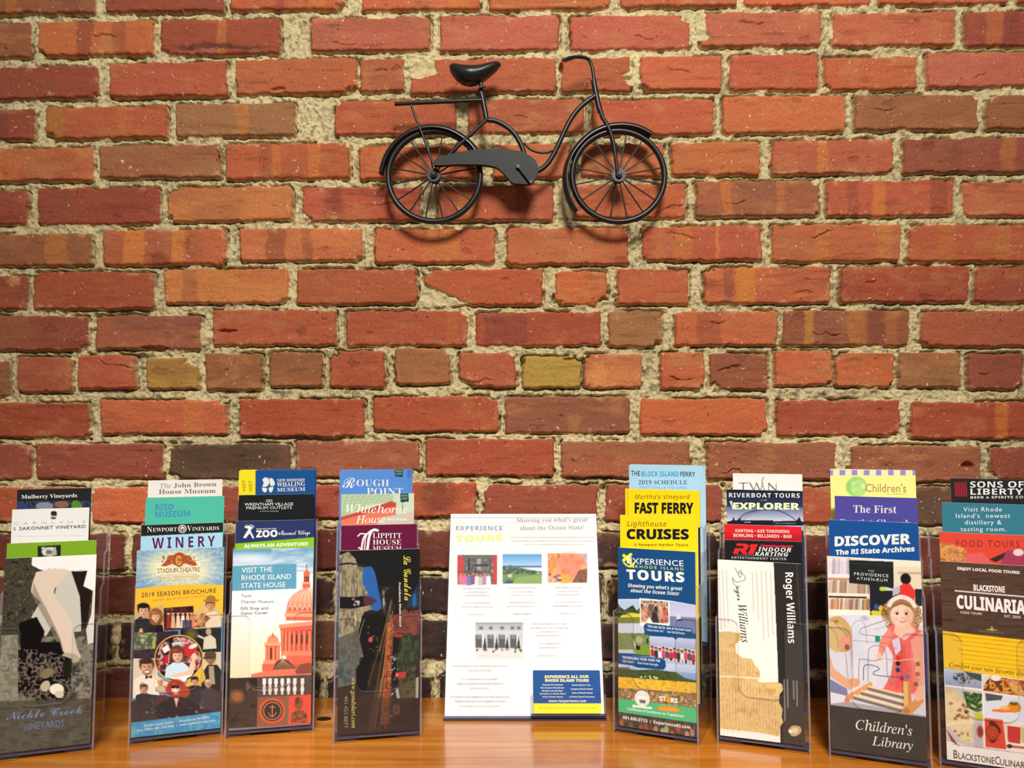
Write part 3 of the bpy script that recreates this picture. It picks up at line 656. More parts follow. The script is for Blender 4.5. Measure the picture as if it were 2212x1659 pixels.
def sheet(name, O, U, Wv, a0, a1, hgt, art, thick, step, zfine, fold=None):
    """Printed sheet or folded leaflet standing on its lower edge at O; U right, Wv up along the sheet. Face looks to -N."""
    O, U, Wv = map(lambda v: np.asarray(v, float), (O, U, Wv)); N = np.cross(U, Wv)          # N points to the viewer for U right, W up
    N = -N if N[1] > 0 else N
    mid = (a0 + a1) / 2; O2 = O + U * mid; w = a1 - a0
    nx = max(2, int(w / step)); zf = min(zfine, hgt); nz = max(2, int(zf / step))
    xs = np.linspace(-w / 2, w / 2, nx + 1); zs = np.concatenate([[0.0] if zf < hgt - 1e-6 else [], np.linspace(hgt - zf, hgt, nz + 1)])
    GX, GZ = np.meshgrid(xs, zs); rect = [(-w / 2, hgt), (w / 2, hgt), (w / 2, 0), (-w / 2, 0)]
    if art.quad: cr = homog(rect, art.quad)(np.stack([GX, GZ], -1)); px, py = art.px(cr[..., 0], cr[..., 1]); inv = homog(art.quad, rect)
    else: px, py = proj(O2 + GX[..., None] * U + GZ[..., None] * Wv)
    col = art.sample(px, py)
    V = np.stack([GX, np.zeros_like(GX), GZ], -1).reshape(-1, 3); Cc = col.reshape(-1, 3)
    m = len(zs); n = nx + 1; idx = np.arange(m * n).reshape(m, n); Fc = np.stack([idx[:-1, :-1], idx[:-1, 1:], idx[1:, 1:], idx[1:, :-1]], -1).reshape(-1, 4)
    VV = [V]; CC = [Cc]; tris = []; nv = len(V)
    e = 0.00008
    bx = np.array([(x, y, z) for z in (0, hgt) for y in (e, thick) for x in (-w / 2, w / 2)]); VV.append(bx)
    ec = np.array(fold if fold is not None else (226, 222, 212), float); CC.append(np.tile(ec, (8, 1)))
    quads = [tuple(f) for f in Fc] + [tuple(i + nv for i in q) for q in ((0, 1, 5, 4), (3, 2, 6, 7), (2, 0, 4, 6), (1, 3, 7, 5), (4, 5, 7, 6), (2, 3, 1, 0))]; nv += 8
    R = np.stack([U, -N, Wv], 1)                                     # local axes
    fo = 0.00022
    for s, p0, p1, p2, c, f, sp in art.texts:
        g, gf = glyphs(s, f, sp)
        if len(g) == 0: continue
        ref, _ = glyphs('H', 'serifb' if f in ('serif', 'serifi', 'script', 'serifbi', 'frak') else f, 1.0); cap = ref[:, 1].max()
        gx0, gx1 = g[:, 0].min(), g[:, 0].max()
        if art.quad: q = [np.array((v[0], 0, v[1])) for v in inv(np.array([p0, p1, p2], float))]
        else: q = [(hit(*[np.array([v]) for v in art.px(*p)], O, N)[0] - O2) @ R for p in (p0, p1, p2)]
        ax = (q[1] - q[0]) / (gx1 - gx0); ay = (q[2] - q[0]) / cap
        P = q[0] + (g[:, :1] - gx0) * ax + g[:, 1:2] * ay; P[:, 1] = -fo; fo += 0.000012
        keep = (P[:, 0] > -w / 2) & (P[:, 0] < w / 2) & (P[:, 2] < hgt) & (P[:, 2] > 0)
        gf = [t for t in gf if all(keep[i] for i in t)]
        VV.append(P); CC.append(np.tile(np.array(c, float), (len(P), 1)))
        a3 = ax[0] * ay[2] - ax[2] * ay[0]
        quads += [tuple(i + nv for i in (t if a3 > 0 else t[::-1])) for t in gf]; nv += len(P)
    V = np.concatenate(VV); C = lin(255 * (np.clip(np.concatenate(CC), 0, 255) / 255) ** 1.13) * INKK
    me = bpy.data.meshes.new(name); me.from_pydata(V.tolist(), [], quads); me.update()
    at = me.attributes.new('ink', 'FLOAT_COLOR', 'POINT'); c4 = np.ones((len(V), 4), np.float32); c4[:, :3] = C; at.data.foreach_set('color', c4.ravel())
    me.materials.append(M_PAPER)
    o = link(name, me)
    M = Matrix(((R[0, 0], R[0, 1], R[0, 2], O2[0]), (R[1, 0], R[1, 1], R[1, 2], O2[1]), (R[2, 0], R[2, 1], R[2, 2], O2[2]), (0, 0, 0, 1)))
    o.matrix_world = M
    return o

# ---------------------------------------------------------------- clear four-tier holders
HW, LEAN = 0.1095, math.radians(1.0)
TIER, GAPF = 0.0225, 0.0032
HTS = (0.152, 0.189, 0.228, 0.262)
FLOORS = (0.0085, 0.041, 0.074, 0.107)
def arc(cx, cz, r, a0, a1, n=8): return [(cx + r * math.cos(math.radians(a0 + (a1 - a0) * k / n)), cz + r * math.sin(math.radians(a0 + (a1 - a0) * k / n))) for k in range(n + 1)]
def panel_outline(h, notch, zb=0.0, feet=False, w=HW):
    x = w / 2; ni = x - 0.0255; P = []
    if feet: P += [(-x, zb), (-x + .028, zb), (-x + .028, zb + .0055), (x - .028, zb + .0055), (x - .028, zb), (x, zb)]
    else: P += [(-x, zb), (x, zb)]
    if notch:
        P += [(x, h)] + arc(ni + .009, h - .009, .009, 90, 180, 6) + arc(ni - .013, notch + .013, .013, 0, -90, 8) + arc(-ni + .013, notch + .013, .013, -90, -180, 8) + arc(-ni - .009, h - .009, .009, 0, 90, 6) + [(-x, h)]
    else: P += [(x, h), (-x, h)]
    return P
def make_holder(L, R, label, yaw, du=0.0, dv=0.0):
    a, b = on_table(*L), on_table(*R); c = (a + b) / 2; yaw = math.radians(yaw)
    c = c + np.array([math.cos(yaw), math.sin(yaw), 0]) * du * .001 + np.array([-math.sin(yaw), math.cos(yaw), 0]) * dv * .001
    M = Matrix.Translation((c[0], c[1], ZT)) @ Matrix.Rotation(yaw, 4, 'Z')
    root = empty('brochure_holder', M); tag(root, label, 'brochure holder', 'clear four-tier brochure holders')
    sh = math.tan(LEAN); w = HW; ms = [M_CLEAR, M_EDGE]
    m = MB(); m.prism(panel_outline(HTS[0], .060, feet=True, w=w - .0044), 0.0, .0018, 0, 1, sh); m.build('front_panel', ms, root)
    for k in (1, 2, 3):
        m = MB(); m.prism(panel_outline(HTS[k], HTS[k] - .060, zb=FLOORS[k] - .0015, w=w - .0044), TIER * k, TIER * k + .0016, 0, 1, sh); m.build('divider_panel', ms, root)
    D = TIER * 4
    m = MB(); m.prism(panel_outline(HTS[3], 0, w=w - .0044), D, D + .0018, 0, 1, sh); m.build('back_panel', ms, root)
    for k in range(4):
        m = MB(); z = FLOORS[k] - .0025; m.box(-w / 2 + .0024, w / 2 - .0024, TIER * k + (.0019 if k == 0 else .0017), TIER * (k + 1) - .0003, z - .0016, z, 0, 0)
        V = [(x, y + sh * zz, zz) for x, y, zz in m.V]; m.V = V; m.build('tier_floor', [M_FLOOR_AC], root)
    for s in (-1, 1):
        pr = [(0, 0), (D + .0018, 0), (D + .0018, HTS[3])]
        for k in (3, 2, 1): pr += [(TIER * k, HTS[k]), (TIER * k, HTS[k - 1] + .003)]
        pr += [(TIER * 1, HTS[0] + .003), (TIER - .003, HTS[0]), (0, HTS[0])]
        pr = [(v + sh * z, z) for v, z in pr]
        # outline in y,z extruded along x
        n = len(pr); x0 = s * w / 2; x1 = x0 - s * .0022
        V = [(x0, y, z) for y, z in pr] + [(x1, y, z) for y, z in pr]; m = MB()
        m.add(V, [tuple(range(n)), tuple(range(n, 2 * n))[::-1]], 0); m.add(V, [(i, i + n, (i + 1) % n + n, (i + 1) % n) for i in range(n)], 1)
        o = m.build('side_panel', ms, root)
        bm = bmesh.new(); bm.from_mesh(o.data); bmesh.ops.remove_doubles(bm, verts=bm.verts, dist=1e-6); bmesh.ops.recalc_face_normals(bm, faces=bm.faces); bm.to_mesh(o.data); bm.free()
    return dict(M=M, c=c, yaw=yaw)
def put_brochure(H, tier, art, xl, xr, yt, label, group='brochures in the clear holders', copies=(), thick=0.0022, zf=None, step=None, fold=None, dz=0, quad=None, dv=0.0):
    art.quad = quad
    yaw = H['yaw']; U = np.array([math.cos(yaw), math.sin(yaw), 0]); B = np.array([-math.sin(yaw), math.cos(yaw), 0])
    Wv = B * math.sin(LEAN) + np.array([0, 0, 1]) * math.cos(LEAN)
    z = FLOORS[tier] + dz; v = TIER * tier + GAPF + dv + math.tan(LEAN) * z
    O = np.array([H['c'][0], H['c'][1], ZT + z]) + B * v; N = np.cross(U, Wv)
    N = -N if N[1] > 0 else N
    pl = hit(*[np.array([q]) for q in art.px(xl, yt)], O, N)[0]; pr = hit(*[np.array([q]) for q in art.px(xr, yt)], O, N)[0]
    a0, a1 = (pl - O) @ U, (pr - O) @ U; lim = HW / 2 - .0030; h = ((pl - O) @ Wv + (pr - O) @ Wv) / 2
    if REPORT: print('BRO', tier, label[:40], 'a0 %.1f a1 %.1f w %.1f h %.1f' % (a0 * 1e3, a1 * 1e3, (a1 - a0) * 1e3, h * 1e3))
    if quad: s_ = (a1 - a0) / 2; m_ = np.clip((a0 + a1) / 2, s_ - lim, lim - s_) if s_ < lim else 0.0; a0, a1 = m_ - s_, m_ + s_
    a0 = min(max(a0, -lim), lim); a1 = min(max(a1, -lim), lim)
    zf = zf or (h if tier == 0 else .075); step = step or (.00062 if tier == 0 else .0006)
    o = sheet('brochure', O, U, Wv, a0, a1, h, art, thick, step, zf, fold); tag(o, label, 'brochure', group)
    for i, (dx, dzc, lab) in enumerate(copies):
        dx = float(np.clip(dx, -lim - a0, lim - a1)); c = o.copy(); COL.objects.link(c); c.matrix_world = Matrix.Translation(Vector(U * dx + Wv * dzc) + Vector(B * (i + 1) * (thick + .0008))) @ o.matrix_world
        if dzc < -.003: c.matrix_world = Matrix.Translation(Vector(U * dx) + Vector(B * (i + 1) * (thick + .0008))) @ o.matrix_world @ Matrix.Diagonal((1, 1, 1 + dzc / h, 1))   # a shorter copy
        c['label'] = lab
    return o
REPORT = False
WHT = (238, 236, 230)
SK = (226, 178, 150)
def art1():
    O = (0, 1020, 2.596)
    H = make_holder((-4, 1642), (195, 1628), 'clear holder at the far left with four vineyard brochures', 20, -3)
    A = Art(*O, 60, 540, 60, 300, (38, 38, 36))
    A.mott([(60, 163), (540, 158), (540, 300), (60, 300)], [(30, 34, 46), (70, 80, 120), (40, 40, 50), (96, 104, 140), (30, 30, 34)], 46)
    A.ell(250, 190, 50, 22, (150, 150, 160)); A.ell(345, 180, 42, 18, (150, 110, 84)); A.ell(430, 185, 32, 24, (96, 150, 50), rot=30); A.ell(120, 190, 34, 20, (60, 70, 120))
    A.T('Mulberry Vineyards', 120, 433, 149, 21, WHT, 'serifb', -9)
    put_brochure(H, 3, A, 80, 513, 93, 'black-topped brochure with white serif title and grape photo, rearmost in the far left holder')
    A = Art(*O, 40, 530, 195, 420, (238, 236, 230))
    for x in (292, 302, 312): A.ell(x, 232, 7, 12, (40, 40, 40))
    A.ell(302, 224, 12, 6, (40, 40, 40)); A.ell(300, 258, 15, 5, (50, 50, 50)); A.line([(285, 250), (318, 245)], 3, (90, 90, 90))
    A.T("CAROLYN'S", 78, 480, 294, 13, (196, 194, 190), 'sans', -10, 2.0)
    A.T('5', 76, 88, 326, 17, (90, 88, 86), 'sans'); A.T('SAKONNET VINEYARD', 108, 480, 325, 18, (64, 62, 60), 'med', -13, 1.1)
    A.small(100, 470, 360, 8, (190, 180, 180), .4, -4)
    put_brochure(H, 2, A, 54, 501, 204, 'white brochure with rooster emblem and grey vineyard title, in the far left holder', copies=[(-.0016, -.002, 'second copy of the white rooster brochure, showing behind its left edge')])
    A = Art(*O, 30, 560, 370, 560, (138, 178, 44))
    A.poly([(212, 415), (340, 408), (340, 520), (212, 520)], (40, 38, 36)); A.ell(275, 446, 42, 26, (216, 214, 200)); A.dots(240, 312, 425, 470, 26, 9, [(230, 228, 215), (200, 198, 186), (180, 178, 168)], 1); A.ell(276, 448, 17, 11, (120, 118, 108))
    put_brochure(H, 1, A, 40, 541, 391, 'lime green brochure with a black square flower emblem, in the far left holder')
    A = Art(*O, -60, 560, 440, 1680, (92, 90, 80))
    allp = [(-60, 440), (560, 440), (560, 1680), (-60, 1680)]
    A.mott(allp, [(60, 58, 48), (104, 100, 86), (80, 77, 64), (128, 124, 106)], 22)
    A.mott([(-60, 930), (560, 930), (560, 1680), (-60, 1680)], [(52, 52, 44), (120, 118, 104), (160, 156, 140), (70, 68, 60)], 60)
    A.poly([(176, 476), (300, 474), (300, 700), (220, 760), (205, 600)], (56, 54, 46), .5)
    A.poly([(330, 560), (400, 545), (440, 640), (455, 760), (452, 900), (400, 905), (340, 780), (250, 930), (170, 815), (215, 740), (300, 700)], (206, 204, 194))
    A.poly([(395, 550), (500, 545), (520, 640), (480, 880), (455, 880), (445, 700)], (58, 46, 40))
    A.poly([(180, 470), (545, 455), (545, 680), (515, 665), (465, 640), (490, 545), (400, 548), (330, 540), (230, 545), (175, 515)], (240, 238, 234))
    A.poly([(520, 660), (545, 655), (545, 960), (490, 975), (480, 890), (510, 800)], (226, 222, 214))
    A.line([(180, 520), (240, 548), (330, 545), (420, 552), (490, 548)], 9, (250, 248, 245), .9, 3)
    A.poly([(200, 560), (300, 545), (380, 550), (345, 610), (300, 660), (315, 720), (370, 790), (405, 880), (425, 990), (450, 1050), (400, 1060), (345, 1010), (330, 950), (275, 840), (230, 740), (180, 690), (172, 650)], (222, 208, 192), 1, 3)
    A.poly([(185, 620), (215, 690), (260, 780), (325, 920), (350, 1010), (330, 1000), (270, 870), (210, 760), (178, 690)], (150, 138, 122), .6, 3)
    A.ell(390, 1052, 55, 26, (188, 182, 160), rot=15)
    A.poly([(100, 850), (200, 815), (245, 900), (220, 960), (330, 960), (350, 1030), (300, 1060), (200, 1040), (110, 1000)], (34, 30, 28))
    A.mott([(90, 1000), (230, 1000), (400, 1060), (390, 1230), (340, 1310), (200, 1310), (90, 1250)], [(20, 18, 18), (50, 44, 42), (150, 140, 130), (30, 26, 26)], 26, gain=2.2)
    A.poly([(345, 1070), (395, 1060), (400, 1130), (370, 1180), (345, 1150)], (54, 52, 36)); A.ell(255, 1140, 42, 28, (150, 136, 110), rot=-30); A.ell(310, 1235, 42, 34, (236, 230, 214)); A.ell(325, 1265, 26, 22, (214, 206, 190)); A.ell(245, 1215, 26, 34, (196, 190, 170), rot=30)
    A.mott([(-60, 920), (95, 915), (90, 1280), (-60, 1300)], [(128, 126, 116), (170, 168, 152), (140, 136, 116), (190, 186, 160)], 40)
    A.dots(400, 540, 1060, 1260, 60, 9, [(140, 138, 130), (90, 88, 80), (170, 168, 160)], .7, 4)
    A.mott([(-60, 1300), (560, 1290), (560, 1680), (-60, 1680)], [(92, 92, 82), (112, 110, 98), (84, 82, 78)], 70, al=.85, sy=20)
    A.C = np.clip((A.C - 120) * 1.15 + 108, 0, 246)
    A.T('Nickle Creek', 22, 455, 1408, 50, (132, 152, 196), 'script', -30); A.T('VINEYARDS', 118, 352, 1472, 40, (120, 138, 176), 'sans', -18)
    A.small(90, 480, 1535, 14, (110, 110, 100), .4, -10)
    put_brochure(H, 0, A, 28, 541, 473, 'black-and-white brochure of a bare leg stepping on grapes, front of the far left holder', quad=[(28, 487), (541, 460), (500, 1560), (-38, 1606)])

def art2():
    O = (260, 1000, 2.592)
    H = make_holder((280, 1611), (473, 1590), 'clear holder with the gold theatre brochure in front, second from the left', 19, 1)
    A = Art(*O, 130, 600, 80, 240, (238, 234, 226))
    A.T('The', 222, 284, 143, 25, (168, 158, 146), 'serifi', -3); A.T('John Brown', 297, 537, 138, 24, (150, 130, 112), 'serifb', -8); A.T('House Museum', 215, 533, 174, 25, (146, 126, 108), 'serifb', -7)
    put_brochure(H, 3, A, 156, 572, 95, 'white brochure with brown serif house museum title, rearmost behind the teal one')
    A = Art(*O, 120, 600, 170, 360, (92, 196, 172))
    A.T('RISD', 196, 297, 263, 31, (84, 152, 202), 'bold', -3); A.T('MUSEUM', 194, 388, 303, 33, (84, 152, 202), 'bold', -5)
    put_brochure(H, 2, A, 146, 582, 190, 'teal brochure with blue capital letters, behind the theatre brochure', copies=[(-.0012, -.0008, 'second teal copy just behind the first, its left edge showing')])
    A = Art(*O, 100, 600, 320, 520, (178, 216, 236))
    A.poly([(100, 320), (600, 320), (600, 386), (580, 388), (118, 410), (100, 411)], (40, 38, 34))
    A.T('N', 150, 178, 388, 31, WHT, 'serif'); A.T('EWPORT', 182, 316, 386, 22, WHT, 'serif', -4); A.ell(347, 369, 24, 23, WHT); A.ringe(347, 369, 16, 15, 4, (50, 46, 42)); A.poly([(335, 362), (347, 372), (359, 362), (347, 384)], (50, 46, 42))
    A.T('V', 374, 400, 382, 31, WHT, 'serif'); A.T('INEYARDS', 403, 553, 380, 21, WHT, 'serif', -5)
    A.T('WINERY', 178, 530, 480, 60, (104, 34, 80), 'bold', -14, 1.5)
    put_brochure(H, 1, A, 118, 575, 341, 'black and pale blue winery brochure with maroon capitals, behind the theatre brochure')
    A = Art(*O, 20, 620, 450, 1600, (240, 228, 180))
    yy, xx = A.Y, A.X; d = np.hypot((xx - 330) / 270, (yy - 590) / 150); t = sst(.35, 1.05, d)[..., None]
    A.C[:] = np.array((244, 236, 196)) * (1 - t) + np.array((104, 152, 196)) * t
    A.mott([(20, 450), (620, 450), (620, 700), (20, 700)], [(255, 250, 220), (150, 180, 200), (235, 230, 180), (120, 160, 196)], 34, al=.35)
    for k in range(26):
        a = k * 2 * math.pi / 26; A.line([(330 + 90 * math.cos(a), 590 + 60 * math.sin(a)), (330 + 270 * math.cos(a), 590 + 150 * math.sin(a))], 5, (255, 250, 215), .35)
    A.dots(90, 580, 480, 530, 40, 5, [(240, 240, 160), (170, 200, 160)], .5)
    bz = (176, 96, 52)
    A.poly([(225, 578), (255, 548), (265, 520), (300, 515), (315, 502), (345, 502), (360, 515), (390, 520), (400, 545), (430, 572), (400, 578), (370, 565), (285, 568), (255, 580)], bz, 1, 2)
    A.ell(326, 546, 22, 34, (222, 160, 90)); A.ringe(326, 546, 22, 34, 5, (150, 74, 40)); A.line([(332, 530), (320, 540), (332, 552), (320, 564)], 4, (160, 84, 46)); A.dots(235, 420, 525, 575, 26, 6, [(210, 140, 80), (140, 70, 40)], .7)
    A.T('STADIUM THEATRE', 207, 442, 619, 26, (160, 104, 78), 'sans', -8); A.line([(205, 645), (440, 636)], 2.4, (190, 130, 90)); A.small(220, 430, 632, 6, (190, 140, 100), .6, -6); A.T('& CONSERVATORY', 215, 430, 669, 22, (206, 186, 140), 'sans', -8)
    A.poly([(20, 715), (85, 708), (200, 694), (330, 686), (460, 684), (600, 690), (600, 880), (20, 880)], (240, 192, 62))
    A.T('2019 SEASON BROCHURE', 116, 532, 756, 25, (78, 56, 36), 'sans', -24, 1.1); A.T('OVER 50 EVENTS INSIDE', 178, 470, 780, 11, (214, 160, 70), 'sans', -24)
    gold = (214, 172, 92)
    A.poly([(60, 850), (238, 800), (238, 955), (60, 960)], (200, 180, 120)); A.poly([(238, 820), (405, 808), (405, 940), (238, 948)], (44, 22, 26)); A.poly([(405, 850), (480, 780), (565, 850), (560, 930), (405, 940)], (214, 186, 130))
    A.poly([(68, 960), (320, 950), (320, 1110), (68, 1110)], (60, 46, 56)); A.mott([(68, 962), (200, 958), (190, 1060), (68, 1070)], [(120, 150, 60), (190, 200, 120), (80, 90, 70), (200, 190, 170)], 40); A.mott([(68, 1060), (190, 1050), (190, 1110), (68, 1110)], [(40, 30, 40), (80, 50, 70), (50, 40, 60)], 20)
    A.poly([(330, 945), (560, 935), (556, 1080), (330, 1080)], (38, 38, 34)); A.ell(392, 972, 34, 30, (236, 226, 120), .35, soft=.8)
    A.rect(62, 1105, 200, 1330, (226, 212, 186)); A.rect(430, 1075, 556, 1300, (222, 206, 168))
    # couple
    A.poly([(70, 958), (80, 885), (118, 862), (165, 888), (190, 958)], (44, 40, 42)); A.head(128, 832, 34, SK, (26, 20, 20)); A.poly([(98, 955), (106, 935), (118, 932), (124, 958)], SK)
    A.ell(196, 872, 40, 52, (150, 92, 56)); A.poly([(150, 958), (165, 915), (230, 915), (237, 955)], (34, 28, 30)); A.head(193, 868, 26, (236, 190, 164), (164, 102, 62), True)
    # stage scene
    A.mott([(240, 822), (404, 810), (404, 938), (240, 946)], [(40, 18, 24), (110, 40, 40), (50, 24, 40), (150, 90, 60)], 26)
    for x, c in ((265, (160, 60, 50)), (290, (214, 180, 140)), (318, (226, 210, 180)), (345, (240, 236, 220)), (372, (210, 190, 110)), (394, (220, 130, 130))): A.poly([(x - 13, 935), (x - 8, 862), (x + 8, 862), (x + 14, 935)], c); A.ell(x, 848, 9, 12, SK); A.ell(x, 841, 9, 7, (60, 40, 30))
    A.rect(340, 890, 395, 938, (40, 44, 90), .7)
    # man in a hat
    A.poly([(470, 935), (478, 855), (520, 840), (556, 860), (558, 930)], (232, 214, 182)); A.head(500, 806, 26, (216, 164, 120), (120, 80, 40)); A.ell(503, 778, 46, 9, (176, 132, 66)); A.ell(503, 766, 26, 18, (170, 126, 60)); A.poly([(408, 880), (460, 850), (500, 880), (440, 935), (410, 930)], (150, 100, 60)); A.mott([(410, 860), (470, 850), (470, 930), (410, 935)], [(120, 70, 40), (196, 140, 90), (226, 190, 140)], 16)
    # conductor
    A.poly([(455, 1060), (462, 990), (500, 975), (528, 1000), (532, 1055)], (220, 214, 190)); A.line([(470, 1000), (432, 982)], 12, (214, 206, 190)); A.ell(488, 958, 16, 20, (196, 168, 140))
    # tuxedo man
    A.poly([(66, 1330), (72, 1225), (110, 1200), (170, 1205), (205, 1240), (210, 1330)], (240, 232, 216)); A.head(142, 1152, 40, (224, 172, 138), (60, 36, 28)); A.ell(142, 1185, 26, 14, (140, 92, 68), .55); A.ell(142, 1182, 15, 6, WHT); A.poly([(134, 1202), (152, 1211), (170, 1200), (170, 1222), (152, 1214), (134, 1224)], (30, 28, 30))
    A.poly([(100, 1260), (112, 1238), (126, 1244), (140, 1300), (105, 1310)], SK)
    # man in dark jacket
    A.poly([(440, 1330), (448, 1200), (480, 1150), (535, 1150), (556, 1180), (554, 1330)], (40, 40, 38)); A.poly([(486, 1155), (515, 1155), (522, 1260), (490, 1260)], (176, 164, 140)); A.head(497, 1112, 30, (176, 124, 90), (70, 56, 44)); A.ell(497, 1090, 33, 20, (96, 78, 60)); A.ell(486, 1108, 38, 7, (80, 64, 50))
    # centre medallion
    A.ell(320, 1110, 137, 137, gold, rot=0, soft=.02); A.ell(320, 1110, 129, 129, (40, 30, 32), soft=.02)
    A.mott([(215, 1040), (250, 1000), (320, 984), (390, 1000), (430, 1050), (445, 1110), (430, 1180), (210, 1180), (195, 1110)], [(30, 26, 28), (90, 50, 50), (220, 200, 190), (150, 60, 60), (40, 40, 44)], 40, gain=2)
    A.poly([(340, 1040), (400, 1020), (420, 1060), (380, 1110), (350, 1090)], (196, 60, 56)); A.poly([(280, 1020), (335, 1010), (340, 1040), (290, 1050)], (190, 214, 226)); A.poly([(225, 1050), (262, 1030), (270, 1060), (240, 1080)], (240, 236, 230)); A.poly([(235, 1100), (260, 1090), (262, 1140), (240, 1130)], (206, 40, 60)); A.ell(400, 1040, 26, 12, (240, 226, 220), rot=-25)
    A.ell(312, 1090, 42, 58, (116, 62, 44)); A.poly([(240, 1215), (248, 1160), (285, 1132), (345, 1132), (375, 1160), (395, 1210), (330, 1240)], (206, 228, 240)); A.poly([(268, 1205), (370, 1180), (390, 1120), (412, 1120), (400, 1200), (330, 1225)], (240, 200, 176)); A.head(313, 1092, 34, (236, 192, 168), (126, 70, 48)); A.poly([(280, 1220), (380, 1205), (350, 1245)], (240, 236, 226)); A.ell(404, 1102, 15, 20, (238, 198, 174))
    A.poly([(370, 1240), (450, 1150), (470, 1230), (430, 1270), (350, 1270)], (222, 186, 80)); A.poly([(180, 1180), (225, 1230), (300, 1262), (280, 1290), (200, 1260)], (232, 212, 170))
    # singers at the bottom
    A.poly([(56, 1350), (150, 1310), (300, 1330), (556, 1300), (552, 1430), (54, 1475)], (62, 52, 58)); A.mott([(56, 1350), (150, 1312), (300, 1330), (556, 1302), (552, 1430), (54, 1475)], [(54, 44, 50), (84, 72, 76), (60, 50, 56), (110, 94, 92)], 40, al=.7)
    A.person(125, 1278, 22, (60, 56, 62), hair=(90, 70, 56), h=6, w=2.2); A.person(228, 1290, 22, (90, 60, 66), (224, 150, 140), (170, 80, 60), 6, 1.8); A.person(215, 1240, 19, (200, 186, 160), hair=(214, 190, 150), h=3)
    A.person(408, 1240, 21, (56, 52, 58), hair=(50, 36, 30), h=8, w=2.3); A.person(483, 1258, 21, (76, 66, 72), (206, 160, 136), (196, 176, 150), 7, 2.2)
    A.ell(303, 1282, 54, 54, (176, 70, 48)); A.ell(345, 1300, 36, 34, (180, 76, 54)); A.poly([(170, 1400), (230, 1350), (285, 1330), (330, 1330), (400, 1360), (440, 1400), (400, 1440), (200, 1450)], (44, 38, 42)); A.poly([(290, 1335), (316, 1335), (304, 1390)], (230, 184, 160)); A.head(300, 1278, 30, (240, 200, 180), (160, 60, 44)); A.poly([(276, 1266), (322, 1266), (320, 1280), (300, 1276), (278, 1280)], (40, 26, 28)); A.ell(301, 1296, 11, 7, (245, 238, 230))
    A.dots(90, 520, 1340, 1450, 26, 7, [(214, 170, 150), (70, 60, 66), (120, 104, 104)], .6, 6)
    A.poly([(40, 1472), (560, 1418), (560, 1600), (40, 1600)], (84, 156, 196)); A.mott([(40, 1474), (560, 1420), (560, 1600), (40, 1600)], [(58, 120, 176), (96, 176, 200), (70, 140, 190), (116, 180, 186)], 50, al=.8)
    A.T('28 Monument Square  •  Woonsocket RI 02895', 122, 486, 1497, 14, (226, 236, 236), 'sans', -42); A.T('Box Office: 401-762-4545  •  www.stadiumtheatre.com', 86, 520, 1522, 14, (226, 236, 236), 'sans', -48)
    put_brochure(H, 0, A, 93, 583, 482, 'gold and blue theatre season brochure full of performers, front of its holder', quad=[(93, 492), (583, 470), (548, 1513), (50, 1556)])

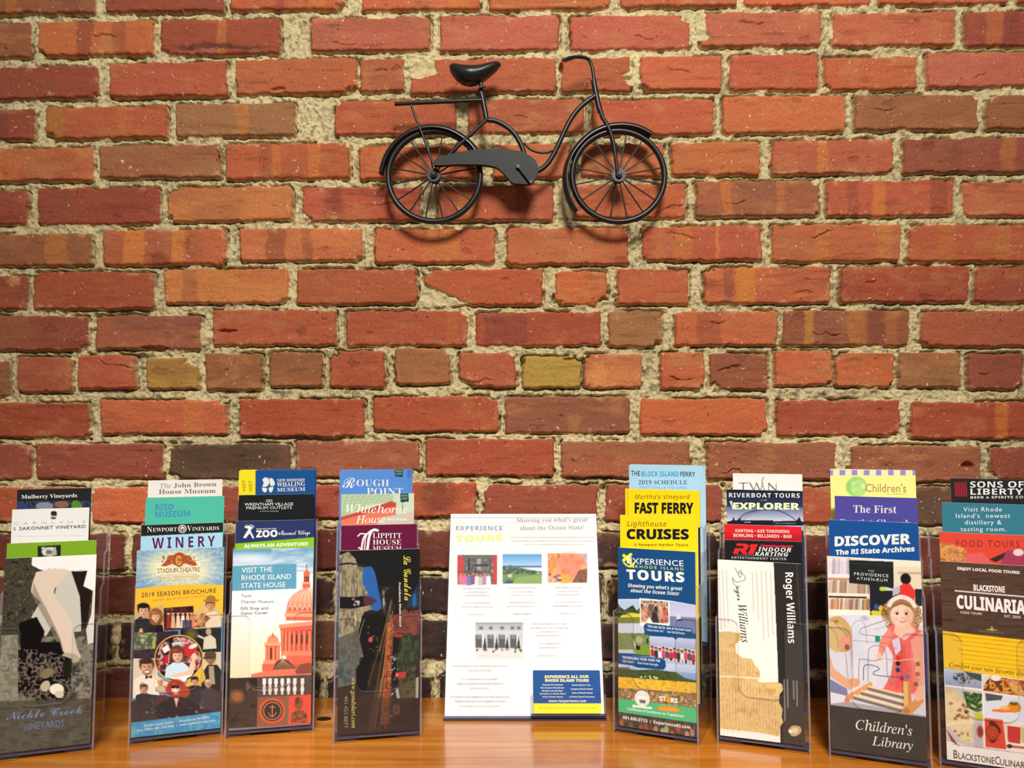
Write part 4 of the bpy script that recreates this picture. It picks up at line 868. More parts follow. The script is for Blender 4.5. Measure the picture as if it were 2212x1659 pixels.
def art3():
    O = (470, 990, 2.592)
    H = make_holder((493, 1594), (679, 1583), 'clear holder with the orange dome brochure in front, third from the left', 13, -2.5)
    A = Art(*O, 100, 580, 45, 240, (24, 92, 156))
    A.rect(100, 45, 212, 240, (250, 226, 40)); A.T3('VISIT', (158, 186), (156, 120), (140, 186), (150, 140, 60)); A.T3('VISIT', (194, 188), (192, 124), (176, 188), (150, 140, 60))
    for P in ([(250, 120), (262, 108), (282, 110), (290, 130), (284, 150), (270, 160), (250, 158), (258, 140)], [(290, 112), (306, 112), (318, 130), (320, 150), (300, 156), (292, 140)], [(248, 164), (276, 168), (272, 190), (254, 186)], [(284, 164), (312, 160), (306, 186), (292, 190)]): A.poly(P, WHT, 1, 2)
    A.T('NEW BEDFORD', 333, 488, 131, 15, WHT, 'serifb', -3); A.T('WHALING', 332, 490, 159, 23, WHT, 'serifb', -5); A.T('MUSEUM', 333, 490, 187, 21, WHT, 'serifb', -5)
    put_brochure(H, 3, A, 120, 546, 68, 'deep blue whaling museum brochure with a yellow left strip, rearmost behind the black one', copies=[(.0016, .0012, 'second blue whaling museum copy with yellow strip, peeking out behind the first'), (.0026, .0005, 'third blue whaling museum copy, only its right edge showing')])
    A = Art(*O, 100, 570, 185, 370, (28, 31, 32))
    A.ringe(281, 238, 8, 6, 3, WHT); A.ringe(297, 238, 8, 6, 3, WHT)
    A.T('WRENTHAM VILLAGE', 151, 424, 267, 17, WHT, 'sans', -3, 1.0); A.T('PREMIUM OUTLETS', 161, 416, 286, 15, WHT, 'sans', -3, 1.0); A.T('A SIMON CENTER', 236, 342, 299, 6, (200, 200, 200), 'sans')
    put_brochure(H, 2, A, 119, 540, 203, 'plain black outlet brochure with thin white capitals, above the zoo brochure', copies=[(.0014, -.004, 'second black outlet copy, a sliver showing at the right')])
    A = Art(*O, 90, 570, 330, 540, (48, 62, 110))
    A.poly([(90, 478), (560, 440), (560, 560), (90, 560)], (146, 196, 48))
    A.poly([(142, 445), (160, 415), (172, 395), (152, 388), (156, 374), (176, 370), (196, 374), (206, 386), (190, 396), (188, 412), (206, 446), (194, 447), (180, 420), (160, 446)], WHT, 1, 2); A.line([(160, 378), (176, 372), (200, 386)], 5, (48, 62, 110))
    A.T('ROGER WILLIAMS PARK', 217, 330, 399, 7, (220, 222, 230), 'bold', -2); A.T('ZOO', 216, 336, 442, 38, WHT, 'heavy', -4); A.T('&', 341, 354, 428, 14, WHT, 'bold'); A.T('Carousel Village', 356, 518, 430, 27, WHT, 'script', -4)
    A.T('ALWAYS AN ADVENTURE!', 147, 508, 502, 20, (240, 246, 220), 'heavy', -14)
    put_brochure(H, 1, A, 103, 542, 348, 'navy and lime zoo brochure with a white animal logo, behind the dome brochure')
    A = Art(*O, 40, 580, 480, 1580, (240, 239, 234))
    fr = [(40, 480), (580, 480), (580, 1240), (40, 1240)]
    A.grad(fr, (96, 152, 192), (243, 242, 238), 500, 640); A.grad([(40, 900), (580, 900), (580, 1240), (40, 1240)], (242, 240, 234), (240, 226, 190), 900, 1200)
    A.mott([(300, 490), (580, 490), (580, 640), (300, 640)], [(240, 240, 240), (130, 172, 204), (220, 228, 234)], 90, al=.6, sy=22); A.ell(180, 560, 120, 24, (240, 244, 246), .7, soft=.9)
    A.poly([(60, 606), (443, 588), (443, 728), (60, 744)], (104, 166, 190))
    A.T('VISIT THE', 135, 307, 641, 28, WHT, 'med', -8); A.T('RHODE ISLAND', 135, 413, 683, 28, WHT, 'med', -10); A.T('STATE HOUSE', 133, 382, 727, 28, WHT, 'med', -8)
    g = (110, 108, 104); A.T('Tours', 132, 188, 776, 15, g, 'med'); A.T('Charter Museum', 131, 316, 811, 16, g, 'sans', -3); A.T('Gift Shop and', 128, 284, 848, 16, g, 'med', -3); A.T('Visitor Center', 128, 284, 876, 16, g, 'med', -5)
    o1, o2, o3 = (228, 118, 88), (246, 190, 160), (176, 78, 58)
    # the dome
    A.line([(500, 595), (500, 640)], 5, (150, 74, 50)); A.poly([(482, 640), (500, 618), (520, 640), (516, 655), (484, 655)], (220, 122, 80)); A.rect(484, 655, 517, 690, (206, 110, 78)); 
    for x in (488, 500, 512): A.rect(x - 3, 658, x + 3, 690, (120, 64, 46))
    A.rect(474, 690, 524, 700, o2); A.rect(478, 700, 522, 726, o1)
    A.poly([(384, 868), (392, 810), (420, 765), (458, 735), (500, 722), (545, 722), (545, 870)], o2, 1); A.grad([(384, 868), (392, 810), (420, 765), (458, 735), (500, 722), (545, 722), (545, 870)], (250, 214, 196), (240, 140, 108), 722, 870)
    for x in (405, 430, 455, 480, 505, 530): A.line([(500 + (x - 480) * .15, 726), (x - 2, 790), (x, 868)], 3, (226, 120, 92), .8, 3)
    for x in (408, 436, 464, 492, 520): A.ell(x, 842, 5, 12, (196, 90, 66)); A.line([(x - 9, 842), (x, 822), (x + 9, 842)], 3, (252, 226, 210), .9, 2)
    A.rect(378, 866, 545, 888, (250, 176, 140)); A.rect(384, 888, 545, 908, o1); A.poly([(345, 932), (545, 912), (545, 930), (345, 950)], (250, 160, 128)); A.poly([(352, 950), (545, 932), (545, 962), (356, 974)], (226, 112, 84))
    A.grad([(356, 972), (545, 960), (545, 1090), (362, 1090)], (196, 88, 70), (222, 112, 88), 960, 1090)
    for x in (366, 386, 408, 434, 462, 492, 522): A.rect(x - 7, 968, x + 7, 1085, (240, 140, 108)); A.rect(x + 7, 968, x + 12, 1085, o3)
    for x in (420, 448, 478, 508): A.rect(x - 4, 990, x + 4, 1040, (90, 60, 56))
    A.rect(364, 1082, 545, 1110, (244, 146, 116)); A.rect(390, 1110, 545, 1160, (228, 116, 92)); A.rect(400, 1160, 545, 1216, (214, 100, 76))
    # side turret
    A.ell(312, 1030, 33, 40, (238, 150, 116)); A.line([(312, 980), (312, 1000)], 5, o3); A.rect(264, 1034, 360, 1054, (246, 170, 136)); A.rect(268, 1054, 352, 1140, (206, 100, 74))
    for x in (274, 292, 316, 340): A.rect(x - 6, 1058, x + 6, 1138, (244, 150, 116))
    A.rect(296, 1066, 308, 1130, (120, 62, 48)); A.rect(258, 1138, 360, 1156, (248, 160, 126)); A.rect(252, 1156, 372, 1200, (226, 112, 84))
    A.line([(364, 1000), (364, 1130)], 4, (150, 110, 100)); A.poly([(318, 1180), (330, 1145), (366, 1128), (405, 1140), (436, 1176), (436, 1190), (318, 1192)], (120, 78, 62), 1, 2)
    for k in range(7): A.line([(368, 1132), (325 + 18 * k, 1186)], 2.4, (226, 190, 170), .8)
    A.poly([(190, 1216), (300, 1192), (545, 1180), (545, 1214), (440, 1226), (190, 1240)], (238, 128, 100)); A.poly([(440, 1200), (470, 1160), (520, 1150), (545, 1160), (545, 1212), (450, 1216)], (150, 84, 66))
    # bottom pictures
    A.poly([(40, 1240), (580, 1216), (580, 1600), (40, 1600)], (120, 112, 104)); A.rect(60, 1238, 226, 1560, (56, 46, 44)); A.mott([(60, 1300), (226, 1300), (226, 1560), (60, 1560)], [(40, 32, 32), (80, 62, 56), (60, 46, 42)], 40); A.ell(110, 1345, 38, 34, (186, 120, 66), .8, soft=.6); A.ell(170, 1285, 10, 26, (150, 110, 90), .7)
    A.poly([(228, 1234), (545, 1222), (545, 1335), (228, 1350)], (92, 78, 70))
    for i, x in enumerate((265, 298, 332, 368, 404, 440, 484)):
        for y in (1258, 1300): A.ell(x, y + 4, 11, 20, (226, 222, 216)); A.rect(x - 7, y + 18, x + 7, y + 36, (214, 208, 200))
        A.rect(x - 10, 1240, x + 10, 1250, (236, 232, 226))
    A.line([(180, 1285), (215, 1305), (300, 1306), (430, 1262)], 4, (170, 166, 164), .7, 4)
    A.poly([(228, 1356), (398, 1344), (398, 1515), (222, 1518)], (150, 96, 72)); A.ell(312, 1430, 76, 76, (206, 98, 60), soft=.04); A.ell(312, 1430, 60, 60, (60, 48, 44), soft=.04); A.ringe(312, 1430, 50, 50, 6, (196, 140, 110)); A.line([(312, 1396), (312, 1462)], 6, (206, 140, 100)); A.line([(290, 1440), (300, 1458), (312, 1464), (326, 1456), (334, 1440)], 5, (206, 140, 100), 1, 3); A.line([(296, 1408), (328, 1408)], 5, (206, 140, 100))
    A.poly([(408, 1344), (545, 1334), (545, 1505), (404, 1512)], (222, 90, 70)); A.poly([(420, 1500), (424, 1450), (448, 1428), (490, 1428), (515, 1452), (512, 1500)], (140, 78, 46)); A.ell(464, 1386, 26, 38, (150, 88, 54)); A.ell(456, 1372, 12, 22, (96, 54, 36), .7); A.dots(430, 505, 1430, 1500, 24, 6, [(96, 54, 34), (180, 120, 76)], .7)
    A.poly([(60, 1530), (560, 1508), (560, 1600), (60, 1600)], (140, 128, 120))
    put_brochure(H, 0, A, 87, 537, 506, 'white brochure with an orange capitol dome and blue title box, front of its holder', quad=[(87, 515), (537, 497), (535, 1512), (62, 1545)])

def art4():
    O = (710, 990, 2.592)
    H = make_holder((730, 1605), (914, 1594), 'clear holder with the dark night-scene brochure, just left of the white sign', 11.5, -4)
    A = Art(*O, 40, 490, 45, 260, (98, 150, 216))
    A.poly([(370, 62), (414, 60), (416, 104), (371, 102)], (22, 74, 66)); A.T('NBN', 376, 410, 78, 11, (140, 186, 160), 'bold'); A.T('GRP', 376, 410, 93, 11, (140, 186, 160), 'bold')
    A.T('R', 78, 152, 166, 62, WHT, 'script'); A.T('OUGH', 156, 338, 157, 38, WHT, 'serif', 0); A.T('POINT', 213, 416, 206, 40, WHT, 'serif', 0); A.line([(444, 66), (444, 108)], 3, (50, 90, 160))
    put_brochure(H, 3, A, 56, 448, 65, 'sky blue brochure with large white title and green square, rearmost behind the pale green one', copies=[(.0026, .0004, 'second sky blue copy, its right edge showing beside the first'), (.0058, .0002, 'third sky blue copy, furthest right of the fan')])
    A = Art(*O, 50, 500, 180, 400, (206, 218, 192))
    A.poly([(50, 180), (360, 180), (360, 245), (230, 260), (75, 330), (50, 330)], (176, 196, 162)); 
    for k in range(9): A.line([(90 + 34 * k, 196), (70 + 22 * k, 300)], 2.4, (226, 232, 210), .7)
    for k in range(5): A.line([(70, 210 + 20 * k), (360, 200 + 14 * k)], 2, (226, 232, 210), .5)
    A.poly([(50, 335), (230, 280), (352, 240), (378, 250), (378, 280), (240, 310), (50, 375)], (196, 84, 70)); A.poly([(50, 352), (240, 300), (378, 268), (378, 400), (50, 400)], (224, 130, 106)); A.poly([(300, 330), (470, 300), (490, 400), (250, 400)], (206, 196, 180)); A.line([(413, 245), (413, 300)], 3, (80, 96, 90))
    A.poly([(401, 196), (446, 194), (448, 244), (402, 245)], (22, 74, 66)); A.T('NBN', 406, 441, 215, 12, (140, 186, 160), 'bold'); A.T('GRP', 406, 441, 232, 12, (140, 186, 160), 'bold')
    A.T('Whitehorne', 96, 441, 304, 43, (246, 244, 232), 'serifi', 4); A.T('House', 152, 318, 365, 42, (246, 244, 232), 'serifi', -4); A.T('MUSEUM', 330, 434, 351, 14, (246, 244, 232), 'bold', -2, 1.3)
    put_brochure(H, 2, A, 70, 478, 199, 'pale green and red house museum brochure with white italic title, above the maroon one')
    A = Art(*O, 50, 520, 350, 560, (112, 22, 66))
    A.line([(274, 404), (256, 400), (240, 410), (228, 436), (222, 470), (216, 516)], 15, WHT, 1, 5); A.line([(258, 398), (236, 404), (216, 424), (206, 450), (200, 516)], 7, WHT, 1, 5); A.line([(212, 426), (196, 446), (188, 480), (184, 512)], 11, WHT, 1, 4); A.line([(164, 436), (180, 422), (204, 424), (228, 418)], 8, WHT, 1, 4); A.line([(168, 500), (180, 508)], 8, WHT); A.T('LIPPITT', 247, 407, 447, 29, WHT, 'serif'); A.T('HOUSE', 247, 407, 483, 28, WHT, 'serif'); A.T('MUSEUM', 247, 407, 519, 28, WHT, 'serif')
    put_brochure(H, 1, A, 70, 494, 372, 'maroon house museum brochure with an ornate white initial, behind the night-scene brochure')
    A = Art(*O, 30, 540, 490, 1620, (52, 46, 42))
    A.mott([(30, 490), (540, 490), (540, 1620), (30, 1620)], [(44, 40, 38), (66, 56, 50), (52, 46, 44), (36, 34, 34)], 70)
    A.poly([(30, 500), (540, 490), (540, 760), (470, 740), (400, 690), (290, 720), (200, 590), (150, 590), (110, 540), (60, 560)], (36, 38, 40))
    A.mott([(60, 540), (110, 520), (150, 560), (160, 600), (200, 610), (260, 720), (290, 830), (200, 860), (170, 960), (190, 1050), (200, 1110), (60, 1150)], [(150, 138, 108), (206, 192, 152), (120, 112, 96), (226, 212, 176)], 22, sy=60)
    A.poly([(60, 1000), (170, 960), (195, 1060), (190, 1110), (160, 1150), (170, 1260), (60, 1270)], (110, 108, 100), .75); A.mott([(60, 1060), (190, 1060), (165, 1260), (60, 1280)], [(96, 100, 98), (136, 134, 124), (70, 96, 104)], 40)
    A.poly([(195, 610), (240, 605), (265, 660), (285, 760), (300, 840), (245, 850), (225, 760), (190, 690)], (60, 126, 206), 1, 2)
    A.poly([(64, 590), (100, 582), (150, 588)], (40, 36, 34)); A.line([(62, 592), (110, 585), (150, 590)], 9, (44, 40, 38), 1, 2)
    A.poly([(66, 770), (150, 775), (200, 768), (240, 776), (276, 798), (240, 820), (150, 836), (66, 838)], (34, 30, 36)); A.poly([(195, 768), (240, 776), (276, 798), (240, 818), (200, 820)], (116, 66, 76)); A.dots(140, 170, 785, 825, 10, 7, [(220, 214, 210), (180, 170, 170)], .9); A.line([(70, 850), (150, 834)], 3, (60, 50, 46)); A.line([(196, 770), (262, 800)], 5, (60, 80, 120), .8)
    A.mott([(300, 730), (370, 720), (360, 800), (380, 830), (350, 900), (310, 860)], [(206, 206, 200), (110, 104, 98), (50, 46, 44), (170, 166, 160)], 22); A.poly([(315, 760), (372, 690), (400, 730), (392, 870), (330, 890)], (42, 38, 36), .8)
    A.poly([(190, 880), (300, 860), (330, 900), (300, 1000), (240, 1180), (220, 1300), (165, 1310), (160, 1180), (205, 1110), (190, 1060), (175, 990)], (34, 34, 34)); A.line([(205, 900), (185, 960), (178, 1000)], 5, (180, 172, 160), .8, 2); A.ell(240, 1015, 13, 16, (214, 110, 84)); A.dots(225, 280, 940, 1100, 12, 5, [(150, 120, 90), (214, 140, 100)], .6)
    for x0, y0, x1, y1, c, w in ((352, 800, 292, 1080, (214, 190, 120), 4), (356, 800, 240, 1530, (150, 110, 80), 8), (362, 860, 270, 1520, (206, 150, 90), 7), (350, 880, 300, 1330, (226, 180, 110), 6), (360, 900, 330, 1520, (206, 84, 56), 15), (350, 940, 318, 1330, (240, 190, 110), 6), (366, 900, 350, 1490, (170, 110, 100), 9), (340, 900, 230, 1270, (140, 120, 70), 5), (300, 1240, 255, 1530, (190, 130, 110), 6), (330, 1300, 300, 1530, (150, 80, 66), 12)): A.line([(x0, y0), (x1, y1)], w, c, .7)
    A.mott([(330, 930), (362, 900), (356, 1320), (340, 1500), (300, 1500)], [(190, 70, 50), (226, 140, 80), (150, 60, 50)], 26, al=.7)
    A.dots(340, 366, 900, 1500, 60, 4, [(230, 214, 200), (90, 60, 56), (226, 150, 120)], .8, 8)
    A.poly([(368, 880), (520, 850), (520, 1000), (368, 1000)], (130, 74, 62)); A.mott([(368, 880), (520, 855), (520, 1000), (368, 1000)], [(120, 70, 60), (176, 96, 80), (96, 60, 56)], 30); A.ell(430, 870, 18, 22, (150, 90, 72))
    A.poly([(440, 830), (470, 760), (508, 700), (512, 840)], (58, 96, 140), .6); A.ell(484, 800, 12, 40, (60, 126, 196)); A.rect(380, 992, 420, 1006, (214, 76, 66)); A.rect(368, 1010, 430, 1300, (42, 40, 40)); A.poly([(376, 1120), (436, 1114), (436, 1126), (376, 1134)], (96, 150, 176))
    A.mott([(400, 1010), (520, 990), (500, 1200), (480, 1360), (400, 1340), (390, 1150)], [(50, 76, 44), (84, 110, 62), (60, 52, 44), (100, 120, 80)], 34, sy=70); A.poly([(384, 1206), (442, 1204), (440, 1240), (380, 1238)], (226, 84, 74))
    A.dots(362, 400, 1100, 1340, 24, 6, [(220, 214, 210), (90, 84, 84)], .8, 9); A.poly([(385, 1290), (402, 1300), (412, 1356), (392, 1352)], (206, 202, 198)); A.poly([(500, 1240), (516, 1236), (516, 1356), (498, 1356)], (206, 200, 186)); A.mott([(415, 1270), (500, 1250), (500, 1356), (412, 1356)], [(92, 84, 60), (120, 112, 84), (70, 62, 48)], 24)
    A.poly([(60, 1330), (520, 1360), (520, 1600), (60, 1600)], (70, 50, 44), .45); A.rect(372, 1390, 412, 1450, (120, 80, 56), .7); A.ringe(392, 1420, 17, 20, 5, (150, 110, 80), .7)
    A.T3('La Gondola', (418, 545), (428, 800), (462, 545), (222, 214, 84), 'script'); A.T3('Providence, Rhode Island', (393, 698), (402, 945), (405, 698), (226, 222, 216), 'bold')
    A.T3('www.gondolari.com', (136, 1228), (140, 1512), (162, 1228), (186, 176, 92), 'serifbi'); A.T3('401.421.8877', (98, 1328), (98, 1510), (118, 1328), (160, 152, 120), 'sans')
    A.C *= .82
    put_brochure(H, 0, A, 62, 510, 512, 'dark sideways-printed gondola brochure with yellow script, front of its holder', quad=[(62, 515), (510, 508), (521, 1538), (60, 1552)])

def art5():
    # slanted clear sign holder with the letter-size flyer, and a pocket of cards
    O = (940, 1090, 3.318)
    la, lb = on_table(959, 1558), on_table(1309, 1558); c = (la + lb) / 2; w = .2185; lean = math.radians(19.3)
    M = Matrix.Translation((c[0], c[1], ZT)); root = empty('sign_holder', M); tag(root, 'clear slanted sign holder with a white flyer, standing in the middle of the table', 'sign holder')
    sh = math.tan(lean); cl, sl = math.cos(lean), math.sin(lean); h = .276
    def slab(name, x0, x1, v0, v1, t0, t1, mats, parent=root):           # t along the slant, v = depth square to it
        m = MB(); q = [(v * cl + t * sl, -v * sl + t * cl) for t, v in ((t0, v0), (t0, v1), (t1, v1), (t1, v0))]
        V = [(x0, y, z) for y, z in q] + [(x1, y, z) for y, z in q]; m.add(V, [(0, 3, 2, 1), (4, 5, 6, 7)], 1); m.add(V, [(3, 0, 4, 7), (1, 2, 6, 5)], 0); m.add(V, [(0, 1, 5, 4), (2, 3, 7, 6)], 1)
        return m.build(name, mats, parent)
    ms = [M_CLEAR, M_EDGE]
    slab('front_panel', -w / 2, w / 2, 0, .0016, .004, h, ms); slab('back_panel', -w / 2, w / 2, .0034, .0050, .006, h, ms)
    m = MB(); m.box(-w / 2, w / 2, .0005, .074, 0.0, .0026); m.build('base_foot', [M_FLOOR_AC], root, bevel=.0006)
    slab('bottom_fold', -w / 2, w / 2, .0018, .0033, .0035, .0062, [M_EDGE, M_EDGE])
    U = np.array([1.0, 0, 0]); Wv = np.array([0, sl, cl]); B = np.array([0, cl, -sl])
    A = Art(*O, 40, 1260, 40, 1580, (241, 240, 238), q=.5)
    A.T('EXPERIENCE', 150, 482, 184, 30, (150, 164, 196), 'bold', 0, 1.15); A.T('RHODE ISLAND', 205, 470, 202, 9, (230, 226, 180), 'sans', 0, 1.4); A.T('TOURS', 146, 485, 270, 46, (240, 236, 150), 'heavy', -14, 1.15)  # flyer inks painted pale: glare washing out the lettering is in the colour
    A.line([(140, 140), (160, 175), (190, 195), (150, 212)], 9, (246, 242, 190), .9, 3); A.ell(160, 160, 22, 10, (246, 242, 180), .7, rot=35)
    t1 = (170, 160, 154); A.T("Showing you what's great", 584, 1092, 128, 33, t1, 'serif', -6); A.T('about the Ocean State!', 606, 1066, 184, 33, t1, 'serif', -6)
    for i, y in enumerate((236, 262, 286)): A.small(545 + 12 * i + (70 if i == 2 else 0), 1138 - (70 if i == 2 else 0), y, 13, (174, 172, 170), .65)
    A.rect(160, 362, 444, 574, (80, 74, 72)); A.mott([(160, 362), (444, 362), (444, 574), (160, 574)], [(60, 56, 56), (140, 132, 128), (90, 84, 82), (170, 164, 160)], 60); A.rect(160, 370, 205, 574, (206, 66, 70)); A.rect(416, 366, 444, 574, (206, 60, 66)); A.rect(235, 390, 250, 470, (40, 40, 40)); A.rect(300, 380, 330, 470, (170, 168, 166)); A.rect(205, 362, 416, 388, (110, 110, 104)); A.rect(280, 430, 380, 444, (50, 48, 48))
    for i, (x, cc) in enumerate(((185, (214, 130, 150)), (212, (236, 120, 170)), (242, (110, 140, 190)), (272, (150, 90, 130)), (300, (226, 226, 224)), (328, (210, 196, 196)), (356, (190, 150, 170)), (382, (236, 236, 234)))): A.person(x, 492 + (i % 3) * 6, 11, cc, hair=(90, 70, 60), h=7, w=1.5)
    A.grad([(483, 356), (766, 354), (766, 445), (483, 445)], (96, 166, 220), (190, 216, 236), 356, 445); A.rect(483, 440, 766, 456, (70, 120, 160)); A.rect(590, 452, 766, 500, (226, 234, 240)); A.mott([(483, 448), (600, 450), (766, 486), (766, 565), (483, 565)], [(96, 130, 76), (130, 160, 96), (110, 146, 84)], 40); A.poly([(580, 520), (766, 500), (766, 562), (560, 565)], (150, 176, 106)); A.mott([(483, 445), (560, 448), (640, 462), (766, 480), (766, 505), (640, 492), (560, 500), (483, 500)], [(60, 84, 60), (90, 116, 80), (170, 180, 170)], 16); A.rect(536, 432, 545, 446, (96, 96, 90)); A.poly([(490, 565), (520, 540), (560, 545), (556, 566)], (70, 90, 130)); A.ell(535, 510, 16, 12, (214, 214, 206))
    A.rect(807, 352, 1090, 560, (224, 150, 110)); A.mott([(807, 352), (1090, 352), (1090, 560), (807, 560)], [(206, 120, 70), (236, 150, 120), (246, 186, 130), (190, 90, 60)], 34); A.mott([(807, 352), (880, 352), (860, 470), (807, 500)], [(236, 180, 90), (214, 140, 70), (240, 200, 130)], 26); A.ell(960, 430, 90, 80, (236, 140, 116), .6, soft=.5); A.poly([(1060, 356), (1090, 352), (1090, 420)], (150, 186, 220)); A.ell(925, 530, 46, 34, (246, 176, 70), 1, soft=.3); A.dots(820, 900, 500, 556, 16, 9, [(150, 120, 150), (90, 80, 90), (236, 210, 190)], .8); A.mott([(1030, 470), (1090, 460), (1090, 560), (980, 560)], [(110, 70, 50), (160, 100, 70), (80, 60, 50)], 20)
    for x0, x1, yo in ((150, 450, 0), (475, 775, -3), (800, 1108, -6)):
        A.line([(x0, 580 + yo), (x1, 578 + yo)], 2.2, (206, 206, 206)); A.line([(x0, 580 + yo), (x0 - 2, 806)], 2, (216, 216, 216)); A.line([(x1, 580 + yo), (x1 + 2, 800)], 2, (216, 216, 216)); A.line([(x0, 806), (x1, 800)], 2, (216, 216, 216))
        m_ = (x0 + x1) / 2
        for y, ww in ((602, 95), (628, 70), (652, 85), (706, 90), (734, 110), (788, 62)): A.small(m_ - ww, m_ + ww, y + yo, 14, (170, 168, 166), .7)
    A.grad([(290, 845), (632, 845), (632, 1110), (290, 1110)], (190, 192, 198), (236, 232, 226), 845, 1110); A.rect(290, 845, 632, 860, (170, 172, 178)); 
    for x in (330, 400, 480, 555, 600): A.rect(x - 16, 872, x + 16, 896, (150, 154, 162)); A.rect(x - 7, 876, x + 7, 894, (110, 114, 122))
    A.rect(290, 905, 632, 926, (214, 214, 216))
    for x in (312, 398, 478, 560): A.rect(x - 22, 935, x + 26, 1030, (96, 98, 100)); A.ell(x + 2, 950, 20, 14, (140, 142, 146)); A.rect(x + 24, 930, x + 40, 1030, (226, 226, 228))
    for x in (356, 440, 516, 598): A.poly([(x - 14, 1030), (x, 945), (x + 14, 1030)], (52, 58, 54)); A.rect(x - 11, 1028, x + 11, 1050, (120, 100, 86))
    A.poly([(290, 1048), (632, 1040), (632, 1110), (290, 1110)], (230, 226, 222)); A.dots(300, 620, 1030, 1056, 22, 8, [(236, 226, 196), (90, 92, 84), (70, 74, 66), (214, 206, 196)], .9); A.small(330, 470, 1082, 12, (200, 198, 196), .5); A.small(530, 600, 1082, 12, (200, 198, 196), .5)
    A.line([(632, 838), (994, 840), (1000, 1105), (632, 1110)], 2, (212, 212, 212))
    for y, ww in ((856, 120), (884, 135), (912, 62), (940, 90), (998, 80), (1026, 68), (1084, 66)): A.small(815 - ww, 815 + ww, y, 14, (168, 166, 164), .7)
    for y, xa, xb in ((1158, 125, 525), (1190, 240, 400), (1252, 195, 440), (1284, 160, 485), (1318, 255, 385), (1380, 110, 535), (1412, 145, 505), (1446, 175, 465)): A.small(xa, xb, y, 15, (166, 164, 162), .75)
    A.line([(160, 1294), (395, 1292)], 2, (190, 188, 186), .6)
    Of = np.array([c[0], c[1], ZT]) + B * .0023 + Wv * .0064
    N = -B
    pl = hit(*[np.array([q]) for q in A.px(106, 82)], Of, N)[0]; pr = hit(*[np.array([q]) for q in A.px(1153, 68)], Of, N)[0]
    a0, a1 = (pl - Of) @ U, (pr - Of) @ U; hh = max((pl - Of) @ Wv, (pr - Of) @ Wv) + .0004
    o = sheet('flyer', Of, U, Wv, max(a0, -.1075), min(a1, .1075), hh, A, .0008, .0011, hh); tag(o, 'white tour flyer with four photos inside the slanted sign holder', 'flyer')
    # card pocket on the front panel: photo 1147..1310, 1475..1552
    def loc(x, y):
        P = hit(np.array([x]), np.array([y]), np.array([c[0], c[1], ZT]), -B)[0] - np.array([c[0], c[1], ZT]); return P[0], P @ Wv
    x0, tb = loc(1147, 1548); x1, tt = loc(1308, 1500); tb = max(tb, .0075); x1 = min(x1, w / 2)
    pk = slab('card_pocket_front', x0, x1, -.0115, -.0100, tb, tt, ms); tag(pk, 'small clear pocket for cards')
    slab('pocket_floor', x0, x1, -.0098, -.0004, tb, tb + .0016, [M_FLOOR_AC, M_FLOOR_AC], pk)
    for xa in (x0, x1 - .0016): slab('pocket_side', xa, xa + .0016, -.0098, -.0004, tb + .0018, tt, ms, pk)
    A = Art(*O, 680, 1220, 1180, 1520, (24, 84, 150), q=.8)
    A.rect(680, 1424, 1220, 1520, (250, 228, 44)); cr = (238, 226, 170)
    A.T('EXPERIENCE ALL OUR', 786, 1102, 1244, 20, cr, 'heavy', -2); A.T('RHODE ISLAND TOURS', 788, 1102, 1270, 20, cr, 'heavy', 0)
    for i, (s, xa, xb) in enumerate((('Express Providence', 770, 915), ('Slice Around Providence', 754, 925), ('Newport and the Bay', 766, 914), ('Springtime in Rhode Island', 748, 935), ('Scenic Rhode Island', 768, 914))): A.T(s, xa, xb, 1297 + 21.5 * i, 11, (226, 226, 206), 'bold')
    for i, (s, xa, xb) in enumerate((('Sunset Dinner Tour', 980, 1115), ('Company Rhode Island', 972, 1128), ('Taste of Rhode Island', 978, 1128), ('A Rhode Island Christmas', 960, 1142))): A.T(s, xa, xb, 1299 + 28 * i, 11, (226, 226, 206), 'bold')
    A.T('www.riexperience.com', 812, 1082, 1416, 18, (236, 232, 214), 'bold'); A.T('Rhode Island Hospitality Tour Services', 742, 1152, 1460, 9, (214, 186, 60), 'bold')
    Oc = np.array([c[0], c[1], ZT]) + Wv * (tb + .0020) - B * .0094
    pl = hit(*[np.array([q]) for q in A.px(704, 1198)], Oc, N)[0]; pr = hit(*[np.array([q]) for q in A.px(1180, 1198)], Oc, N)[0]
    ca, cb, ch = (pl - Oc) @ U, (pr - Oc) @ U, (pl - Oc) @ Wv
    ca = max(ca, x0 + .002); cb = min(cb, x1 - .002)
    o = sheet('business_card', Oc, U, Wv, ca, cb, ch, A, .0005, .0007, ch); tag(o, 'blue and yellow tour card, front of the small pocket on the sign', 'card', 'cards in the sign pocket')
    for i, (dx, dz, lab) in enumerate(((.0004, .0014, 'second blue tour card, its top edge showing above the front one'), (-.0003, .0022, 'rearmost blue tour card in the small pocket, highest top edge'))):
        k = o.copy(); COL.objects.link(k); k.matrix_world = Matrix.Translation(Vector(U * dx + Wv * dz + B * .0028 * (i + 1))) @ o.matrix_world; k['label'] = lab
